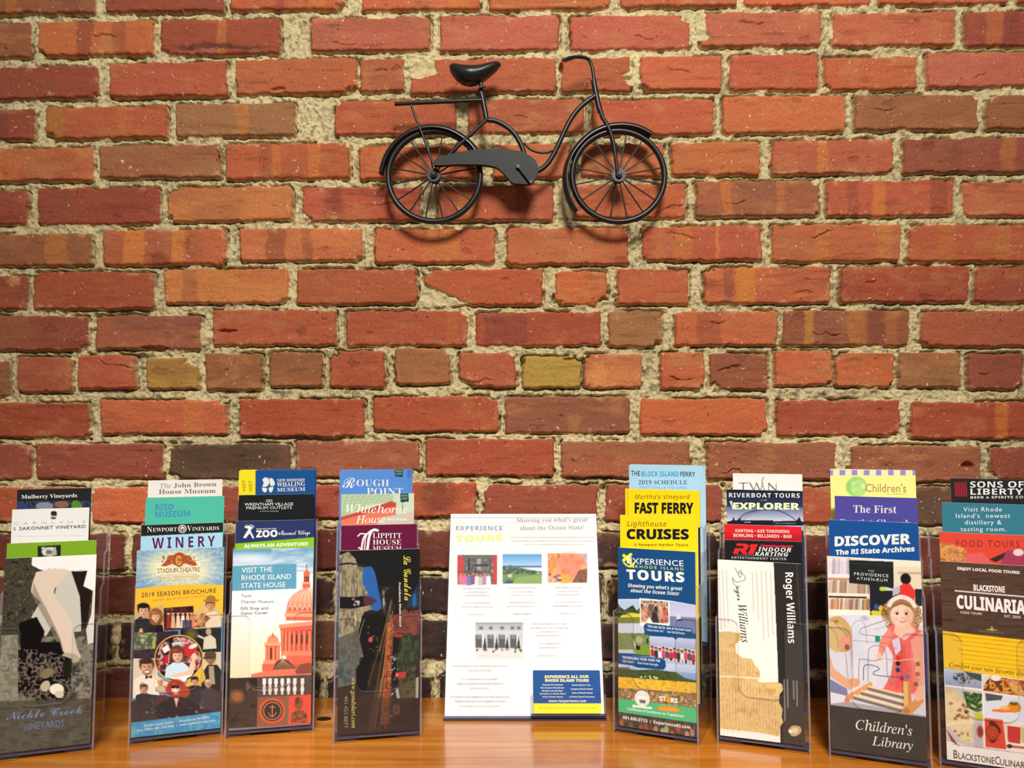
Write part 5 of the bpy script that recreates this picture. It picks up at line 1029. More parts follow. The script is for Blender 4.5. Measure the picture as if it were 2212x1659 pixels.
def art6():
    O = (1290, 990, 2.592)
    H = make_holder((1312, 1586), (1495, 1603), 'clear holder with yellow ferry brochures, just right of the white sign', -24, 7.5)
    A = Art(*O, 150, 640, 20, 240, (184, 222, 240))
    A.T('THE', 190, 240, 96, 27, (50, 66, 92), 'med', 2); A.T('BLOCK ISLAND', 248, 457, 100, 27, (70, 176, 220), 'bold', 1); A.T('FERRY', 466, 549, 101, 26, (50, 66, 92), 'med', 1)
    A.T('2019 SCHEDULE', 232, 505, 145, 22, (80, 108, 136), 'serif', 1); A.T('TRADITIONAL & HIGH-SPEED', 234, 505, 168, 12, (158, 196, 216), 'sans', 2)
    put_brochure(H, 3, A, 177, 575, 39, 'pale blue ferry schedule, front copy of the fanned stack behind the yellow brochures', thick=.0016,
                 copies=[(.0018, .0006, 'second pale blue ferry schedule in the fan, just right of the front copy'), (.0032, -.0004, 'third pale blue ferry schedule in the fan'), (.0046, -.0010, 'fourth pale blue ferry schedule in the fan, next to last'), (.0060, -.0016, 'last pale blue ferry schedule in the fan, farthest right')])
    A = Art(*O, 130, 600, 160, 380, (252, 220, 24))
    A.T("Martha's Vineyard", 211, 520, 227, 24, (128, 100, 34), 'it', 1, 1.1); A.T('FAST FERRY', 210, 540, 306, 58, (34, 32, 34), 'heavy', 2)
    put_brochure(H, 2, A, 172, 575, 178, 'yellow fast ferry brochure with heavy black capitals', copies=[(-.0048, 0.0004, 'second yellow fast ferry copy, its left edge showing')])
    A = Art(*O, 100, 600, 305, 560, (252, 220, 24))
    A.T('Lighthouse', 168, 388, 380, 28, (128, 96, 30), 'it', 1, 1.1); A.T('CRUISES', 165, 514, 450, 54, (30, 34, 44), 'heavy', 2); A.T('& Newport Harbor Tours', 208, 508, 490, 14, (110, 84, 30), 'bold', 2, 1.15)
    put_brochure(H, 1, A, 126, 555, 325, 'yellow lighthouse cruises brochure with heavy black capitals', copies=[(.0012, -.007, 'yellow cruises copy standing lower behind the first, at its right edge')])
    A = Art(*O, 100, 600, 360, 560, (34, 44, 66))
    put_brochure(H, 1, A, 200, 578, 380, 'dark navy brochure, its right edge showing beside the yellow cruises brochure', dv=.009, thick=.004, fold=(40, 50, 70))
    A = Art(*O, 40, 580, 490, 1560, (26, 84, 134))
    yl = (246, 236, 40)
    A.line([(150, 552), (186, 580)], 17, yl); A.line([(190, 545), (148, 578)], 17, yl); A.line([(190, 570), (186, 600), (202, 612)], 10, yl); A.line([(148, 590), (165, 606), (190, 610), (206, 590)], 9, yl, 1, 3); A.poly([(184, 600), (215, 585), (200, 614), (178, 612)], yl)
    A.T('E', 166, 194, 594, 36, WHT, 'bold'); A.T('XPERIENCE', 197, 484, 594, 30, WHT, 'med', 3, 1.05); A.T('RHODE ISLAND', 214, 484, 616, 15, (226, 232, 90), 'med', 4, 1.5); A.T('TOURS', 161, 487, 678, 52, WHT, 'heavy', 4, 1.18)
    A.T("Showing you what's great", 165, 474, 722, 19, WHT, 'boldit', 6); A.T('about the Ocean State!', 180, 454, 749, 19, WHT, 'boldit', 7)
    L = 60; R = 560
    A.poly([(L, 795), (230, 786), (400, 786), (R, 808), (R, 960), (L, 960)], (186, 202, 224)); A.line([(L, 795), (230, 787)], 4, WHT); A.line([(400, 788), (R, 808)], 4, WHT)
    A.mott([(L, 860), (100, 800), (112, 830), (140, 850), (190, 820), (210, 850), (230, 830), (230, 890), (L, 905)], [(56, 76, 52), (84, 104, 64), (46, 60, 46)], 18); A.poly([(120, 880), (180, 862), (230, 868), (230, 892), (110, 896)], (222, 206, 70)); A.poly([(L, 896), (230, 884), (230, 918), (L, 926)], (130, 136, 66))
    A.grad([(395, 790), (R, 808), (R, 880), (395, 880)], (186, 192, 222), (204, 204, 222), 790, 880); A.rect(395, 872, R, 960, (124, 134, 172)); A.poly([(430, 888), (444, 848), (462, 884)], (214, 216, 226)); A.poly([(432, 886), (470, 884), (462, 896), (438, 896)], (80, 84, 110)); A.rect(490, 872, 540, 880, (130, 136, 160))
    A.poly([(L, 926), (230, 920), (250, 920), (250, 980), (L, 985)], (200, 204, 218)); A.poly([(228, 780), (398, 786), (394, 926), (226, 934)], WHT); A.poly([(234, 790), (390, 794), (386, 912), (232, 910)], (120, 96, 80)); A.mott([(234, 790), (390, 794), (386, 912), (232, 910)], [(70, 54, 46), (226, 190, 160), (160, 120, 96), (240, 226, 210), (90, 66, 56)], 16, gain=2.4)
    for x, y, s in ((258, 850, (232, 160, 130)), (290, 830, (90, 80, 70)), (320, 838, (60, 56, 56)), (346, 832, (226, 180, 150)), (370, 846, (200, 90, 96))): A.ell(x, y, 14, 18, s, .8, soft=.4); A.ell(x, y + 40, 20, 26, s, .5, soft=.4)
    A.poly([(290, 912), (300, 850), (325, 860), (335, 912)], (50, 44, 44), .8); A.poly([(258, 910), (280, 880), (300, 912)], (236, 230, 222))
    A.poly([(L, 980), (250, 972), (276, 985), (278, 1095), (190, 1092), (L, 1080)], (126, 140, 90)); A.mott([(L, 980), (200, 976), (276, 985), (278, 1095), (L, 1085)], [(96, 116, 66), (140, 150, 100), (120, 134, 80), (170, 170, 130)], 30); A.poly([(190, 1050), (278, 1040), (278, 1095), (200, 1092)], (130, 156, 54)); A.ell(216, 1010, 20, 22, (170, 166, 150)); A.ell(205, 1055, 16, 12, (40, 40, 42)); A.line([(185, 1020), (195, 1060)], 5, (220, 220, 210)); A.poly([(96, 1070), (180, 1066), (190, 1088), (96, 1090)], (196, 196, 210)); A.rect(258, 1000, 268, 1030, (50, 60, 50))
    A.grad([(276, 985), (R, 990), (R, 1060), (276, 1050)], (196, 204, 226), (160, 170, 200), 985, 1060); A.poly([(276, 1040), (R, 1050), (R, 1140), (276, 1110)], (214, 206, 206))
    for i in range(12): A.person(290 + 21 * i, 1050 + i * .8 + (i % 3) * 4, 8, [(190, 60, 80), (60, 60, 80), (226, 226, 230), (206, 90, 110), (90, 90, 120), (196, 60, 60)][i % 6], (206, 140, 116), (60, 40, 36), 6, 1.35)
    for i in range(12): A.rect(284 + 21 * i, 1098 + i, 296 + 21 * i, 1122 + i, [(206, 160, 140), (60, 56, 66)][i % 2])
    A.poly([(L, 1100), (278, 1100), (R, 1140), (R, 1180), (L, 1170)], (170, 190, 222)); A.grad([(L, 1130), (R, 1136), (R, 1230), (L, 1230)], (206, 214, 226), (150, 176, 214), 1130, 1230, al=.8)
    A.poly([(250, 985), (246, 930), (262, 916), (520, 934), (522, 988), (436, 988), (424, 1000), (412, 986), (262, 978)], (26, 84, 134)); A.T('“This was, by far, one of the best tours', 264, 514, 938, 14, (222, 232, 240), 'bold', 12); A.T('I have been on!”  – Eve Seidelmann', 262, 478, 958, 13, (206, 218, 230), 'bold', 10)
    A.mott([(L, 1175), (200, 1180), (300, 1170), (420, 1180), (470, 1210), (R, 1225), (R, 1240), (L, 1235)], [(56, 76, 40), (84, 100, 54), (66, 84, 44)], 18); A.poly([(L, 1170), (150, 1165), (180, 1200), (L, 1215)], (90, 84, 60), .6)
    A.poly([(L, 1098), (340, 1106), (362, 1120), (364, 1150), (350, 1170), (200, 1166), (170, 1156), (L, 1148)], (26, 84, 134)); A.T('“INFORMABLE TOUR! OVER THE', 112, 332, 1119, 15, (216, 228, 238), 'bold', 10); A.T('TOP STAFF!” – Rose from Georgia', 114, 320, 1140, 13, (200, 214, 228), 'bold', 10)
    A.mott([(L, 1222), (R, 1232), (R, 1300), (L, 1296)], [(206, 166, 50), (236, 196, 80), (214, 176, 60), (190, 150, 50)], 14, sy=8); A.mott([(L, 1285), (R, 1290), (R, 1380), (L, 1380)], [(110, 110, 60), (206, 170, 90), (90, 96, 66), (190, 140, 110), (120, 116, 80)], 20, gain=2); A.dots(90, 530, 1290, 1360, 70, 8, [(214, 180, 140), (190, 110, 110), (226, 190, 110), (100, 110, 70)], .7, 5); A.dots(190, 320, 1210, 1226, 14, 5, [(230, 226, 200), (120, 120, 90)], .9, 6)
    gr = (88, 188, 128)
    A.poly([(L, 1344), (170, 1352), (R, 1378), (R, 1462), (L, 1420)], gr); A.line([(180, 1290), (258, 1290)], 3, (216, 220, 200), .7)
    A.ell(220, 1338, 44, 44, (240, 238, 230), soft=.04); A.ringe(220, 1338, 36, 36, 2, (190, 190, 180)); A.small(196, 244, 1318, 6, (150, 150, 146), .5); A.poly([(200, 1345), (242, 1347), (236, 1366), (206, 1364)], (120, 118, 114)); A.poly([(162, 1376), (274, 1384), (274, 1396), (160, 1390)], (232, 238, 230))
    A.T('ST', 320, 357, 1344, 27, WHT, 'heavy', 2); A.T('RS', 385, 424, 1350, 27, WHT, 'heavy', 2)
    A.poly([(371, 1312), (377, 1326), (391, 1327), (380, 1337), (384, 1352), (371, 1344), (358, 1352), (362, 1337), (351, 1326), (365, 1326)], (244, 160, 50)); A.small(326, 418, 1310, 8, (220, 210, 200), .6); A.small(322, 420, 1366, 10, (200, 214, 190), .6); A.poly([(300, 1384), (330, 1374), (410, 1376), (436, 1392), (420, 1404), (320, 1400)], (240, 150, 50)); A.small(324, 414, 1390, 7, (250, 220, 160), .8)
    A.T('Certificate of Excellence on TripAdvisor!', 132, 458, 1408, 15, (232, 244, 236), 'bold', 24)
    A.mott([(L, 1422), (R, 1464), (R, 1560), (L, 1560)], [(70, 74, 56), (116, 84, 70), (60, 66, 54), (96, 80, 66)], 24)
    for x, y, c in ((120, 1530, (190, 120, 70)), (205, 1510, (176, 96, 90)), (235, 1500, (190, 76, 70)), (290, 1512, (196, 150, 130)), (330, 1520, (206, 190, 130)), (352, 1506, (190, 190, 140)), (385, 1530, (206, 96, 84)), (420, 1500, (200, 80, 76)), (470, 1528, (206, 160, 140)), (500, 1516, (190, 150, 130)), (95, 1480, (176, 110, 90)), (150, 1500, (96, 110, 80))): A.ell(x, y, 13, 22, c, .8, soft=.3)
    A.T('401.886.0733  |  ExperienceRI.com', 102, 492, 1460, 18, WHT, 'bold', 34)
    put_brochure(H, 0, A, 118, 550, 512, 'deep blue state tours brochure with flower field photos, front of its holder', quad=[(118, 510), (550, 518), (527, 1540), (75, 1500)], copies=[(.0024, -.0006, 'second deep blue tours copy, its right edge showing behind the first')])

def art7():
    O = (1520, 1000, 2.592)
    H = make_holder((1543, 1606), (1741, 1627), 'clear holder with the old handwriting brochure in front, third from the right', -20, 4.5)
    A = Art(*O, 140, 600, 40, 210, (240, 239, 234))
    k = (66, 64, 62)
    A.line([(198, 113), (247, 112)], 3, k); A.line([(222, 113), (221, 158)], 5, k); A.line([(258, 112), (282, 156)], 5, k); A.line([(282, 156), (296, 112)], 2.6, k); A.line([(296, 112), (316, 158)], 5, k); A.line([(316, 158), (332, 112)], 2.6, k); A.line([(336, 80), (326, 104), (334, 136), (344, 160)], 4, (110, 110, 110), 1, 4); A.line([(364, 158), (364, 114)], 3, k); A.line([(364, 114), (406, 156)], 6, k); A.line([(406, 158), (406, 116)], 3, k)
    put_brochure(H, 3, A, 163, 552, 62, 'white brochure with thin grey letters and a swirl, rearmost behind the riverboat one', copies=[(.0040, .0002, 'second white copy with the swirl, its right edge showing'), (.0064, -.0008, 'third white copy with the swirl, farthest right')])
    A = Art(*O, 110, 600, 135, 380, (34, 42, 60))
    A.grad([(110, 135), (600, 135), (600, 250), (110, 250)], (34, 40, 56), (52, 66, 104), 150, 245); A.grad([(110, 245), (600, 250), (600, 335), (110, 335)], (110, 122, 160), (214, 216, 226), 250, 325)
    A.line([(180, 330), (230, 285), (300, 265), (350, 262), (420, 268), (480, 295), (530, 332)], 4, (52, 56, 76), 1, 5); A.line([(195, 325), (240, 290), (300, 268)], 2.4, (70, 76, 96), .9, 4); A.line([(215, 325), (250, 298), (320, 268)], 2.4, (90, 96, 116), .8, 4)
    A.poly([(130, 330), (160, 322), (168, 300), (174, 322), (196, 320), (204, 308), (210, 322), (390, 322), (395, 346), (130, 350)], (30, 34, 44)); A.poly([(395, 326), (520, 324), (536, 302), (546, 326), (574, 336), (574, 350), (395, 350)], (32, 34, 44)); A.small(230, 262, 332, 8, (226, 226, 220), .9); A.small(402, 515, 338, 6, (220, 220, 214), .9); A.rect(110, 350, 600, 380, (170, 196, 220)); A.rect(180, 348, 330, 362, (196, 160, 140))
    A.T('RIVERBOAT TOURS', 142, 538, 192, 24, WHT, 'bold', 3, 1.2); A.T('on the', 318, 356, 212, 9, (190, 196, 206), 'serifi'); A.T('EXPLORER', 164, 538, 258, 36, (252, 246, 190), 'heavy', 3); A.poly([(146, 214), (160, 212), (160, 236), (174, 258), (162, 254), (152, 232)], (240, 240, 236))
    put_brochure(H, 2, A, 128, 575, 153, 'dark riverboat tours brochure with cream lettering and bridge photo', copies=[(.0012, -.008, 'second riverboat copy, pale lower edge showing at the right')])
    A = Art(*O, 90, 580, 330, 600, (34, 34, 36))
    A.grad([(90, 330), (580, 330), (580, 441), (90, 428)], (222, 40, 56), (178, 30, 40), 380, 436); A.line([(110, 429), (550, 441)], 2.4, (196, 150, 140))
    A.T('KARTING • AXE THROWING', 178, 480, 387, 17, (246, 226, 206), 'bold', 6); A.T('BOWLING • BILLIARDS • BAR', 167, 494, 414, 18, (246, 226, 206), 'bold', 7)
    rd = (232, 46, 50)
    A.poly([(186, 450), (244, 453), (254, 466), (246, 484), (236, 490), (246, 512), (216, 510), (206, 492), (200, 492), (192, 510), (162, 507), (176, 476), (206, 478), (222, 478), (226, 466), (180, 463)], rd); A.poly([(262, 454), (304, 456), (278, 514), (246, 512), (264, 470), (254, 470)], rd); A.poly([(318, 458), (506, 464), (494, 476), (312, 468)], (214, 50, 70))
    A.T('INDOOR', 304, 490, 494, 22, WHT, 'boldit', 5, 1.1); A.T('KARTING', 288, 474, 518, 20, WHT, 'boldit', 4, 1.1); A.line([(172, 515), (462, 526)], 2, (200, 200, 200)); A.T('ENTERTAINMENT CENTER', 156, 464, 535, 12, (196, 196, 194), 'bold', 10, 1.2)
    put_brochure(H, 1, A, 116, 548, 350, 'red and black karting centre brochure with slanted red logo')
    A = Art(*O, 40, 600, 520, 1620, (240, 236, 226))
    A.poly([(392, 520), (600, 520), (600, 1620), (412, 1620), (404, 1100)], (52, 48, 46)); A.line([(520, 560), (536, 920)], 3, (120, 116, 110), .7)
    A.poly([(445, 930), (560, 930), (560, 1600), (420, 1600), (440, 1300)], (84, 78, 72), .55)
    pa = (216, 186, 130)
    P = [(60, 942), (130, 940), (205, 948), (200, 985), (168, 1010), (172, 1060), (205, 1085), (262, 1092), (275, 1125), (300, 1150), (304, 1185), (290, 1215), (320, 1222), (400, 1218), (426, 1230), (430, 1262), (410, 1290), (408, 1330), (426, 1370), (420, 1410), (428, 1440), (408, 1470), (404, 1520), (290, 1500), (60, 1480)]
    A.poly(P, pa); A.mott(P, [(200, 168, 110), (224, 196, 142), (212, 182, 124), (232, 206, 156)], 60, al=.8)
    for x in range(95, 400, 17):
        R = random.Random(x); y = 1030 + R.uniform(0, 40)
        while y < 1480:
            e = y + R.uniform(8, 30)
            if A.polym((slice(int((y - A.y0) * A.q), int((y - A.y0) * A.q) + 1), slice(int((x - A.x0) * A.q), int((x - A.x0) * A.q) + 1)), P).sum() > 0: A.line([(x, y), (x + R.uniform(-4, 4), e)], 3.6, (150, 112, 66), R.uniform(.15, .6))
            y = e + R.uniform(4, 14)
    A.line([(70, 1190), (180, 1192), (300, 1200)], 9, (240, 230, 206), .8); A.ell(372, 1240, 40, 16, (226, 192, 130))
    ink = (70, 62, 58)
    A.line([(178, 585), (188, 612), (210, 600), (206, 640), (190, 620), (215, 616), (232, 650), (180, 665), (160, 640), (170, 680), (205, 690)], 2.6, ink, .9, 4)
    A.T3('oger', (178, 690), (184, 768), (212, 690), ink, 'script'); A.T3('Williams', (186, 790), (204, 1000), (232, 790), ink, 'serifi')
    for i, x in enumerate((92, 108, 124)): A.T3(('“Dissent shall never be…', 'my conscience, so far as', 'the civil peace allows'), (x, 600), (x + 8, 910 - 14 * i), (x + 9, 600), (176, 172, 164), 'sans') if False else None
    for x, ya, yb in ((84, 600, 930), (104, 598, 915), (126, 600, 890), (272, 610, 830), (296, 608, 880), (322, 606, 990), (348, 608, 970), (374, 612, 960)):
        R = random.Random(x); y = ya
        while y < yb: e = min(y + R.uniform(8, 26), yb); A.line([(x + (y - ya) * .02, y), (x + (e - ya) * .02, e)], 7, (180, 176, 168), .5); y = e + 6
    A.T3('Roger Williams', (456, 612), (464, 1002), (500, 612), (238, 236, 232), 'bold')
    for x, ya, yb in ((438, 1205, 1430), (456, 1205, 1360), (490, 1210, 1310), (508, 1212, 1350)): 
        R = random.Random(x); y = ya
        while y < yb: e = min(y + R.uniform(10, 30), yb); A.line([(x, y), (x, e)], 8, (190, 186, 178), .6); y = e + 6
    A.poly([(455, 1480), (480, 1458), (520, 1462), (528, 1490), (500, 1515), (470, 1512)], (196, 170, 130), 1, 3); A.ell(492, 1485, 18, 16, (226, 206, 170)); A.ell(468, 1490, 12, 8, (240, 236, 226))
    put_brochure(H, 0, A, 78, 545, 553, 'cream and black brochure with sideways lettering and torn old handwriting, front of its holder', quad=[(78, 540), (545, 565), (548, 1568), (72, 1518)])

def art8():
    O = (1750, 1000, 2.517)
    H = make_holder((1783, 1635), (1998, 1662), 'clear holder with the library brochure of children, second from the right', -23, 6)
    A = Art(*O, 80, 610, 20, 230, (250, 240, 152))
    A.rect(80, 34, 610, 66, (240, 234, 200))
    for k in range(8): A.rect(134 + 66 * k - 40, 38, 134 + 66 * k - 10, 68, (160, 152, 206))
    A.ell(252, 130, 58, 54, (160, 212, 120)); A.ell(262, 132, 42, 44, (196, 228, 150), .8); A.dots(225, 290, 95, 165, 16, 9, [(220, 238, 190), (180, 220, 140)], .8)
    A.T("Children's", 300, 523, 157, 44, (190, 160, 110), 'med', 2); A.T('museum', 412, 523, 172, 9, (214, 196, 120), 'sans')
    put_brochure(H, 3, A, 108, 579, 36, 'pale yellow museum brochure with a lilac checked top edge, rearmost in its holder', copies=[(-.0006, -.0016, 'second pale yellow checked copy, just behind the first')])
    A = Art(*O, 110, 610, 165, 360, (92, 84, 162))
    A.T('The First', 234, 470, 270, 40, (226, 222, 230), 'serifb', 3); A.T('Baptist Church', 162, 548, 345, 40, (206, 202, 222), 'serifb', 6)
    put_brochure(H, 2, A, 133, 582, 185, 'purple church brochure with white serif title, second from the back', copies=[(.0010, -.0012, 'second purple church copy, a sliver at the right of the first')])
    A = Art(*O, 80, 620, 295, 560, (26, 90, 158))
    A.T('DISCOVER', 133, 547, 452, 52, WHT, 'heavy', -14); A.T('The RI State Archives', 138, 568, 500, 27, WHT, 'heavy', -20)
    put_brochure(H, 1, A, 101, 585, 318, 'bright blue archives brochure with bold white title, behind the library brochure')
    A = Art(*O, 50, 660, 490, 1640, (240, 232, 224))
    A.rect(50, 490, 320, 840, (236, 220, 204)); A.rect(440, 500, 660, 720, (240, 232, 208))
    R = random.Random(11)
    for y0, y1, cs in ((524, 610, [(206, 196, 210), (226, 214, 222), (190, 176, 196), (236, 230, 232)]), (640, 712, [(214, 196, 176), (190, 160, 130), (226, 214, 196), (170, 140, 116)]), (738, 800, [(206, 180, 156), (196, 130, 90), (226, 214, 200), (150, 130, 116), (214, 160, 110)])):
        x = 92
        while x < (210 if y0 < 600 else 312):
            w = R.uniform(7, 15); A.poly([(x + 4, y0 + R.uniform(-4, 8)), (x + w + 4, y0 + R.uniform(-4, 8)), (x + w, y1), (x, y1)], R.choice(cs)); A.line([(x, y0 + 14), (x, y1)], 1.6, (150, 130, 120), .6); x += w
    A.rect(90, 610, 210, 632, (242, 232, 226)); A.rect(90, 630, 210, 642, (206, 150, 130)); A.rect(90, 712, 320, 730, (246, 232, 214)); A.rect(92, 728, 300, 738, (70, 58, 52)); A.rect(90, 800, 330, 840, (250, 240, 222))
    A.rect(470, 590, 600, 600, (170, 150, 130)); A.rect(450, 560, 600, 700, (226, 206, 176), .5)
    A.rect(316, 640, 445, 830, (40, 42, 48)); A.poly([(440, 700), (480, 690), (480, 760), (420, 800)], (60, 60, 70)); A.rect(455, 700, 470, 712, (200, 210, 220)); A.poly([(370, 676), (400, 672), (440, 680), (440, 692), (372, 694)], (206, 216, 190)); A.ell(384, 683, 16, 12, (190, 214, 80))
    A.poly([(316, 812), (330, 800), (395, 808), (395, 830), (340, 838)], (222, 206, 60)); A.poly([(330, 834), (396, 826), (396, 838), (336, 842)], (60, 60, 50)); A.ell(350, 782, 14, 16, (60, 96, 170)); A.ell(374, 790, 12, 18, (230, 190, 60))
    A.ell(511, 627, 28, 30, (34, 28, 30)); A.poly([(478, 665), (500, 652), (535, 655), (560, 690), (556, 760), (470, 740)], (232, 66, 62)); A.poly([(440, 680), (480, 660), (478, 700), (440, 722)], (190, 190, 206)); A.rect(560, 680, 598, 770, (50, 46, 50))
    A.poly([(50, 835), (400, 825), (440, 860), (660, 880), (660, 1400), (50, 1400)], (216, 216, 226)); A.mott([(90, 835), (420, 830), (430, 1300), (90, 1300)], [(206, 210, 222), (226, 224, 232), (214, 216, 226)], 120); A.ell(285, 845, 22, 14, (190, 180, 216), .8); A.ell(320, 835, 24, 10, (230, 226, 190))
    # child on the left
    A.poly([(50, 1050), (95, 1060), (110, 1120), (200, 1190), (240, 1175), (246, 1215), (190, 1235), (100, 1170), (50, 1150)], (232, 180, 146)); A.ell(220, 1195, 32, 24, (226, 168, 132)); A.poly([(90, 1290), (90, 1180), (180, 1230), (190, 1290), (110, 1320)], (140, 140, 170)); A.poly([(90, 1250), (180, 1270), (150, 1320), (90, 1318)], (226, 226, 236))
    A.ell(150, 935, 62, 80, (214, 186, 130)); A.poly([(90, 850), (150, 836), (200, 880), (216, 950), (206, 1020), (140, 1030), (90, 1000)], (206, 174, 112), 1, 2); A.ell(176, 980, 34, 44, (232, 166, 140)); A.poly([(90, 870), (150, 880), (180, 930), (140, 970), (150, 1030), (90, 1010)], (216, 190, 136), 1, 2); A.line([(110, 860), (150, 900), (190, 945)], 6, (170, 130, 76), .7, 3); A.line([(96, 900), (130, 940), (140, 1010)], 5, (180, 140, 86), .7, 3); A.ell(132, 865, 12, 9, (170, 130, 70)); A.ell(186, 1004, 14, 16, (140, 80, 50), .8)
    # girl
    A.ell(487, 815, 88, 84, (168, 126, 84), soft=.2)
    R = random.Random(4)
    for sx in (-1, 1):
        for k in range(46):
            t = R.random(); cx = 487 + sx * (56 + 34 * math.sin(t * 3.0) + R.uniform(-12, 14)); cy = 752 + t * 138 + R.uniform(-6, 6); cc = R.choice([(150, 108, 68), (196, 158, 110), (126, 86, 54), (214, 180, 132), (170, 128, 84)])
            A.line([(cx, cy - 12), (cx + sx * 8, cy), (cx - sx * 3, cy + 13)], R.uniform(4, 8), cc, .75, 3)
    A.poly([(410, 890), (452, 868), (530, 868), (600, 910), (600, 1250), (370, 1240), (420, 1150), (440, 1050), (400, 980)], (236, 118, 110)); A.poly([(450, 1000), (500, 980), (520, 1200), (440, 1230)], (222, 92, 90), .6); A.poly([(530, 1000), (560, 990), (560, 1180), (540, 1200)], (246, 150, 140), .6); A.poly([(365, 960), (420, 890), (440, 930), (400, 1000), (372, 1060), (352, 1050)], (238, 150, 130)); A.ell(360, 1050, 16, 22, (240, 200, 170))
    A.poly([(452, 868), (530, 868), (560, 905), (500, 960), (440, 920)], (242, 196, 172)); A.poly([(530, 960), (600, 900), (600, 1240), (560, 1260), (556, 1100)], (238, 170, 150)); A.poly([(430, 960), (470, 940), (480, 1010), (450, 1040)], (216, 206, 226))
    A.ell(487, 822, 62, 70, (244, 206, 182)); A.ell(466, 818, 40, 54, (248, 216, 194), .6, soft=.5); A.line([(420, 770), (440, 742), (487, 724), (535, 742), (556, 770)], 24, (236, 226, 214), 1, 4); A.poly([(424, 800), (436, 766), (487, 748), (540, 766), (552, 810), (530, 780), (487, 764), (446, 780)], (160, 118, 78))
    A.ell(530, 835, 30, 50, (222, 172, 144), .5, soft=.8); A.ell(452, 846, 16, 12, (240, 180, 160), .5, soft=.8); A.ell(512, 846, 16, 12, (236, 172, 150), .5, soft=.8)
    for x in (461, 511): A.ell(x, 815, 13, 6, (236, 224, 214)); A.ell(x, 815, 7, 7, (70, 48, 40), .95, soft=.3); A.line([(x - 13, 811), (x, 807), (x + 13, 811)], 2.4, (110, 76, 60), .8); A.line([(x - 13, 800), (x, 796), (x + 13, 800)], 2.4, (170, 124, 92), .7)
    A.line([(474, 856), (488, 861), (503, 856)], 5, (196, 100, 96), .9, 3); A.ell(487, 838, 8, 4, (214, 160, 136), .7, soft=.6); A.line([(476, 880), (500, 890), (520, 880)], 2, (220, 160, 140), .7)
    # bead maze
    wire = (116, 112, 124)
    A.line([(214, 1130), (214, 960), (215, 890), (250, 858), (285, 880), (294, 960), (294, 985)], 2.4, (150, 130, 140), .9, 3); A.line([(405, 850), (320, 880), (268, 900), (262, 930), (340, 938), (440, 945)], 2.6, wire, 1, 3); A.line([(215, 966), (330, 972), (410, 980)], 2.2, wire, .8); A.line([(408, 885), (330, 905)], 2, wire, .7)
    A.line([(246, 1185), (250, 1080), (262, 1066), (330, 1074), (380, 1062), (450, 1070)], 3, wire, 1, 3); A.line([(272, 1180), (275, 1110), (300, 1096), (345, 1105), (358, 1120), (330, 1135), (340, 1152), (470, 1160)], 4, (92, 90, 100), 1, 4); A.line([(296, 1190), (300, 1060), (306, 1010), (340, 990), (380, 1000), (398, 1040), (402, 1140), (416, 1192), (428, 1196), (434, 1100), (440, 1010), (455, 1000)], 3, (126, 110, 120), .9, 4)
    A.line([(178, 1040), (188, 1180)], 2.6, wire, .9); A.line([(210, 1020), (216, 1170)], 2.6, (150, 120, 120), .9); A.rect(340, 940, 366, 970, (36, 150, 116)); A.line([(350, 1056), (440, 1070), (540, 1060), (556, 1075), (560, 1180)], 5, (240, 206, 176), .9, 3)
    for x, y, c in ((463, 1055, (226, 50, 60)), (461, 1085, (60, 44, 44)), (460, 1120, (66, 60, 130)), (516, 1118, (220, 110, 90)), (512, 1155, (140, 120, 150)), (480, 1165, (160, 70, 110)), (568, 1060, (226, 190, 140)), (568, 1085, (170, 110, 80)), (570, 1110, (226, 190, 130)), (566, 1140, (196, 110, 80)), (560, 1170, (206, 160, 120)), (556, 1195, (160, 100, 80))): A.ell(x, y, 13, 13, c)
    wd = (226, 166, 116)
    A.poly([(50, 1320), (190, 1300), (660, 1375), (660, 1400), (50, 1400)], (176, 170, 176)); A.poly([(172, 1270), (310, 1188), (322, 1200), (316, 1214), (190, 1296), (172, 1290)], wd); A.poly([(172, 1275), (190, 1270), (192, 1300), (170, 1310)], (214, 140, 110))
    for xa, ya, xb, yb in ((300, 1214, 500, 1260), (262, 1240, 500, 1298), (222, 1266, 490, 1332)): A.line([(xa, ya + 14), (xb, yb + 14)], 18, (110, 96, 84), .75); A.line([(xa, ya), (xb, yb)], 11, (246, 214, 168))
    A.poly([(488, 1180), (520, 1184), (530, 1330), (490, 1325)], (226, 200, 110)); A.rect(512, 1186, 530, 1310, (226, 140, 100)); A.poly([(480, 1330), (560, 1270), (594, 1266), (598, 1290), (522, 1366), (478, 1352)], (222, 160, 100)); A.poly([(540, 1250), (580, 1200), (600, 1210), (600, 1270), (560, 1290)], (242, 190, 160)); A.ell(502, 1342, 18, 16, (196, 136, 84))
    A.poly([(50, 1328), (95, 1322), (620, 1374), (660, 1380), (660, 1660), (50, 1660)], (62, 62, 58)); A.mott([(50, 1340), (95, 1326), (620, 1378), (660, 1660), (50, 1660)], [(56, 56, 52), (70, 70, 64), (60, 62, 58)], 90, al=.7)
    A.T("Children's", 224, 532, 1450, 52, (238, 232, 220), 'serifi', 26); A.T('Library', 310, 534, 1534, 48, (238, 232, 220), 'serifi', 20)
    A.poly([(208, 532), (446, 536), (446, 672), (206, 656)], (38, 44, 44)); A.line([(206, 550), (446, 552)], 2, (80, 86, 80), .7)
    A.T('THE', 308, 341, 593, 10, (214, 214, 206), 'sans', 1, 1.3); A.T('PROVIDENCE', 233, 418, 613, 16, (226, 226, 218), 'med', 8, 1.3); A.T('ATHENÆUM', 246, 412, 637, 15, (226, 226, 218), 'sans', 8, 1.3)
    put_brochure(H, 0, A, 88, 597, 520, 'library brochure with children playing at a bead maze, front of its holder', quad=[(88, 514), (594, 530), (612, 1618), (90, 1560)])

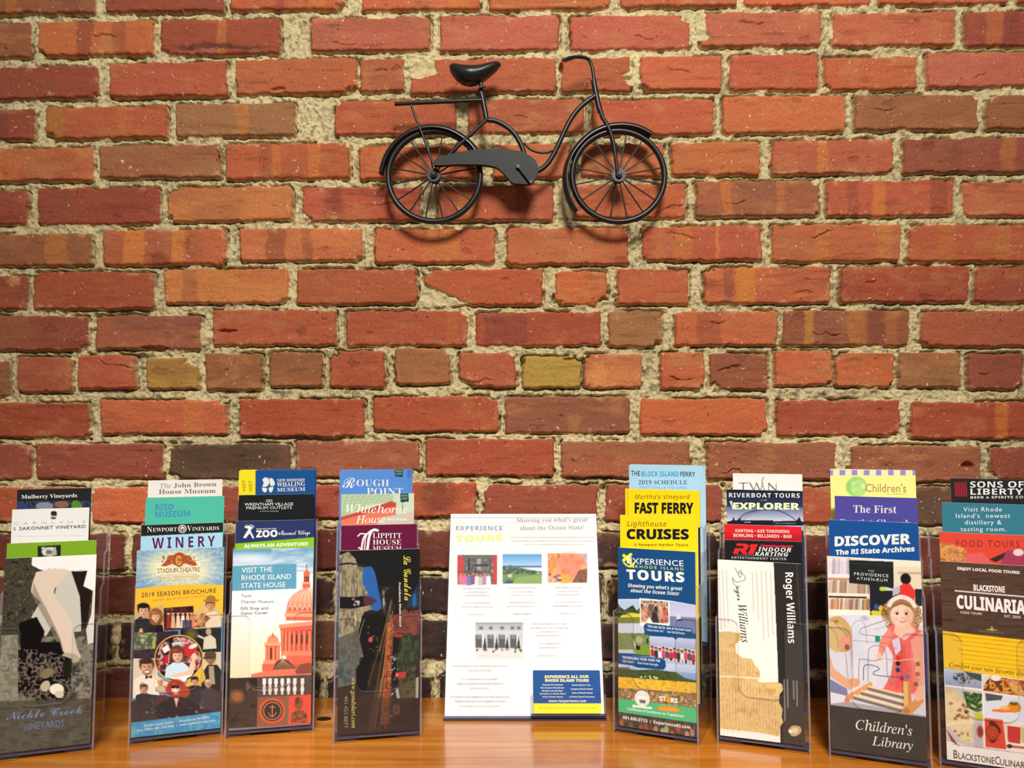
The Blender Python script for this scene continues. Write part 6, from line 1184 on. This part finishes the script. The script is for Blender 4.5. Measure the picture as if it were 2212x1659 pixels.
def art9():
    O = (1990, 1020, 2.596)
    H = make_holder((2033, 1664), (2236, 1680), 'clear holder with the food tours brochure, at the far right edge', -24, 7)
    A = Art(*O, 150, 640, 15, 210, (44, 42, 44))
    for i in range(6): A.line([(190 + 12 * i, 58), (194 + 12 * i, 132 + (i % 2) * 4)], 7, (196, 40, 60))
    A.T('SONS OF', 274, 575, 86, 34, WHT, 'bold', 0, 1.05); A.T('LIBERTY', 276, 572, 126, 34, WHT, 'bold', 0, 1.05); A.T('BEER & SPIRITS CO.', 276, 580, 148, 13, WHT, 'bold', -2, 1.1)
    put_brochure(H, 3, A, 165, 620, 38, 'charcoal beer and spirits brochure with red bars, rearmost in the far right holder')
    A = Art(*O, 100, 640, 160, 380, (66, 134, 152))
    f = (232, 236, 234)
    A.T('Visit Rhode', 236, 452, 220, 24, f, 'med', 0, 1.15); A.T("Island's  newest", 194, 498, 256, 24, f, 'med', 0, 1.15); A.T('distillery &', 244, 450, 293, 24, f, 'med', 0, 1.15); A.T('tasting room.', 220, 478, 331, 24, f, 'med', 0, 1.15)
    put_brochure(H, 2, A, 115, 610, 176, 'slate blue brochure with four lines of white text, in the far right holder')
    A = Art(*O, 80, 640, 325, 530, (232, 84, 66))
    A.T('FOOD TOURS', 196, 552, 416, 36, (150, 66, 56), 'sans', 6, 1.25); A.mott([(80, 390), (160, 400), (250, 430), (270, 540), (80, 540)], [(206, 130, 66), (236, 180, 110), (190, 110, 60), (226, 190, 150)], 22); A.poly([(250, 460), (340, 450), (400, 510), (250, 510)], (226, 110, 110)); A.poly([(380, 490), (470, 450), (500, 460), (420, 505)], (70, 50, 52)); A.poly([(480, 440), (640, 420), (640, 540), (440, 520)], (176, 70, 96)); A.ell(545, 450, 30, 20, (236, 214, 216))
    put_brochure(H, 1, A, 102, 606, 345, 'orange red food tours brochure with a food photo strip, in the far right holder')
    A = Art(*O, 60, 660, 480, 1720, (90, 68, 56))
    A.mott([(60, 480), (660, 480), (660, 960), (60, 960)], [(74, 56, 46), (104, 80, 64), (88, 66, 54), (116, 88, 70)], 150, sy=12)
    A.T('ENJOY LOCAL FOOD TOURS!', 203, 552, 551, 16, (240, 232, 224), 'heavy', 18); A.T('BLACKSTONE', 291, 467, 666, 34, (240, 226, 222), 'heavy', 8); A.line([(186, 670), (620, 698)], 7, (244, 236, 230)); A.T('CULINARIA', 193, 580, 766, 74, (246, 236, 232), 'heavy', 26)
    A.T('FOOD TOURS', 214, 334, 798, 14, (226, 206, 200), 'bold', 6); A.T('EST. 2009', 460, 550, 812, 14, (226, 206, 200), 'bold', 5); A.poly([(350, 884), (380, 880), (388, 862), (396, 880), (426, 888), (388, 890)], (196, 184, 80)); A.T('BLACKSTONE VALLEY', 316, 458, 899, 9, (150, 136, 110), 'bold', 6)
    A.poly([(60, 900), (110, 900), (660, 944), (660, 1172), (575, 1160), (108, 1110), (60, 1106)], (252, 206, 40)); A.poly([(60, 900), (150, 905), (195, 950), (210, 1000), (195, 1080), (60, 1080)], (240, 200, 70), .7)
    for i, y in enumerate((925, 950, 976, 1002, 1028, 1055, 1078)): A.small(155 + 12 * (i % 3) + 45 * (i > 1), 600, y, 12, (176, 130, 50), .5, 32)
    A.T('Comfort your new favorite dish', 140, 580, 1102, 24, (110, 84, 60), 'serifi', 38)
    A.poly([(108, 1112), (575, 1160), (660, 1170), (660, 1720), (60, 1720), (60, 1108)], (240, 236, 230))
    A.grad([(112, 1116), (322, 1138), (322, 1222), (112, 1206)], (196, 206, 226), (150, 160, 190), 1116, 1222); A.poly([(165, 1140), (220, 1136), (280, 1190), (200, 1196), (160, 1170)], (90, 90, 100)); A.mott([(160, 1140), (280, 1150), (290, 1196), (180, 1190)], [(50, 50, 56), (196, 196, 200), (90, 90, 96)], 16); A.poly([(222, 1126), (322, 1138), (322, 1180), (260, 1160)], (84, 92, 84))
    A.mott([(332, 1142), (575, 1166), (575, 1256), (332, 1234)], [(150, 84, 40), (214, 130, 50), (236, 190, 120), (120, 64, 34)], 24, gain=2.2); A.ell(402, 1156, 28, 18, (242, 236, 226)); A.poly([(330, 1142), (370, 1146), (336, 1200)], (226, 220, 216)); A.poly([(470, 1160), (580, 1240), (540, 1256), (480, 1200)], (226, 190, 130), .8)
    A.poly([(112, 1214), (322, 1236), (322, 1560), (112, 1530)], (206, 200, 196)); A.poly([(112, 1230), (150, 1226), (240, 1300), (280, 1400), (262, 1450), (270, 1540), (200, 1530), (112, 1430)], (226, 206, 164)); A.mott([(112, 1230), (150, 1226), (240, 1300), (280, 1400), (262, 1450), (268, 1530), (200, 1520), (112, 1430)], [(214, 186, 136), (236, 220, 180), (226, 202, 156)], 40); A.line([(112, 1440), (180, 1420), (262, 1412)], 16, (240, 226, 190), 1, 3); A.dots(140, 240, 1310, 1420, 14, 10, [(150, 110, 66), (176, 130, 80), (110, 84, 60)], .8); A.dots(160, 250, 1470, 1500, 5, 8, [(150, 110, 76)], .7)
    A.poly([(112, 1460), (170, 1540), (190, 1560), (140, 1530)], (150, 70, 60)); A.mott([(215, 1240), (322, 1250), (322, 1345), (290, 1355), (235, 1330)], [(50, 90, 40), (96, 140, 66), (40, 70, 36), (190, 210, 160)], 24, gain=2); A.ell(302, 1380, 24, 24, (200, 204, 60)); A.rect(270, 1420, 322, 1560, (196, 190, 196)); A.ell(306, 1466, 20, 36, (190, 96, 90)); A.ell(306, 1466, 13, 26, (150, 60, 60))
    A.poly([(332, 1242), (575, 1264), (575, 1400), (332, 1384)], (226, 226, 236)); A.poly([(340, 1244), (440, 1256), (430, 1280), (345, 1290)], (96, 96, 106)); A.ell(502, 1318, 38, 30, (226, 150, 40)); A.ell(500, 1296, 24, 12, (120, 100, 50)); A.ell(500, 1280, 20, 10, (214, 214, 206)); A.poly([(374, 1336), (460, 1328), (500, 1345), (440, 1350), (380, 1348)], (240, 130, 70)); A.ell(450, 1325, 30, 14, (246, 190, 70), .7)
    A.poly([(334, 1386), (436, 1392), (452, 1560), (334, 1552)], (226, 84, 54)); A.ringe(375, 1466, 36, 38, 5, (90, 40, 30)); A.ringe(375, 1466, 24, 25, 3, (90, 40, 30)); A.ringe(375, 1466, 12, 12, 3, (90, 40, 30)); A.poly([(355, 1412), (372, 1400), (400, 1416), (420, 1440), (426, 1470), (412, 1466), (396, 1430), (360, 1424)], (84, 38, 30)); A.poly([(340, 1506), (375, 1530), (412, 1500), (376, 1512)], (90, 40, 30))
    A.poly([(440, 1400), (575, 1420), (575, 1520), (450, 1510)], (236, 220, 196)); A.poly([(460, 1416), (534, 1424), (530, 1524), (462, 1516)], (206, 66, 60)); A.poly([(460, 1406), (534, 1412), (534, 1430), (460, 1424)], (240, 230, 210)); A.poly([(536, 1430), (600, 1436), (600, 1520), (536, 1516)], (206, 206, 130)); A.line([(470, 1540), (600, 1548)], 13, (196, 110, 60)); A.ell(470, 1540, 16, 12, (90, 50, 36))
    A.small(150, 580, 1546, 10, (150, 140, 136), .6, 34)
    A.T('B', 150, 174, 1627, 48, (110, 94, 86), 'med'); A.T('LACKSTONE', 178, 382, 1628, 36, (110, 94, 86), 'med', 18); A.T('C', 385, 412, 1648, 46, (110, 94, 86), 'med'); A.T('ULINARIA', 414, 590, 1650, 36, (110, 94, 86), 'med', 14)
    put_brochure(H, 0, A, 106, 600, 513, 'brown wood-grain food tours brochure with a yellow band, front of the far right holder', quad=[(106, 505), (600, 525), (622, 1680), (112, 1636)], copies=())

import time
_t = time.time()
for fn in (art1, art2, art3, art4, art5, art6, art7, art8, art9): fn()
print('printed matter', time.time() - _t)
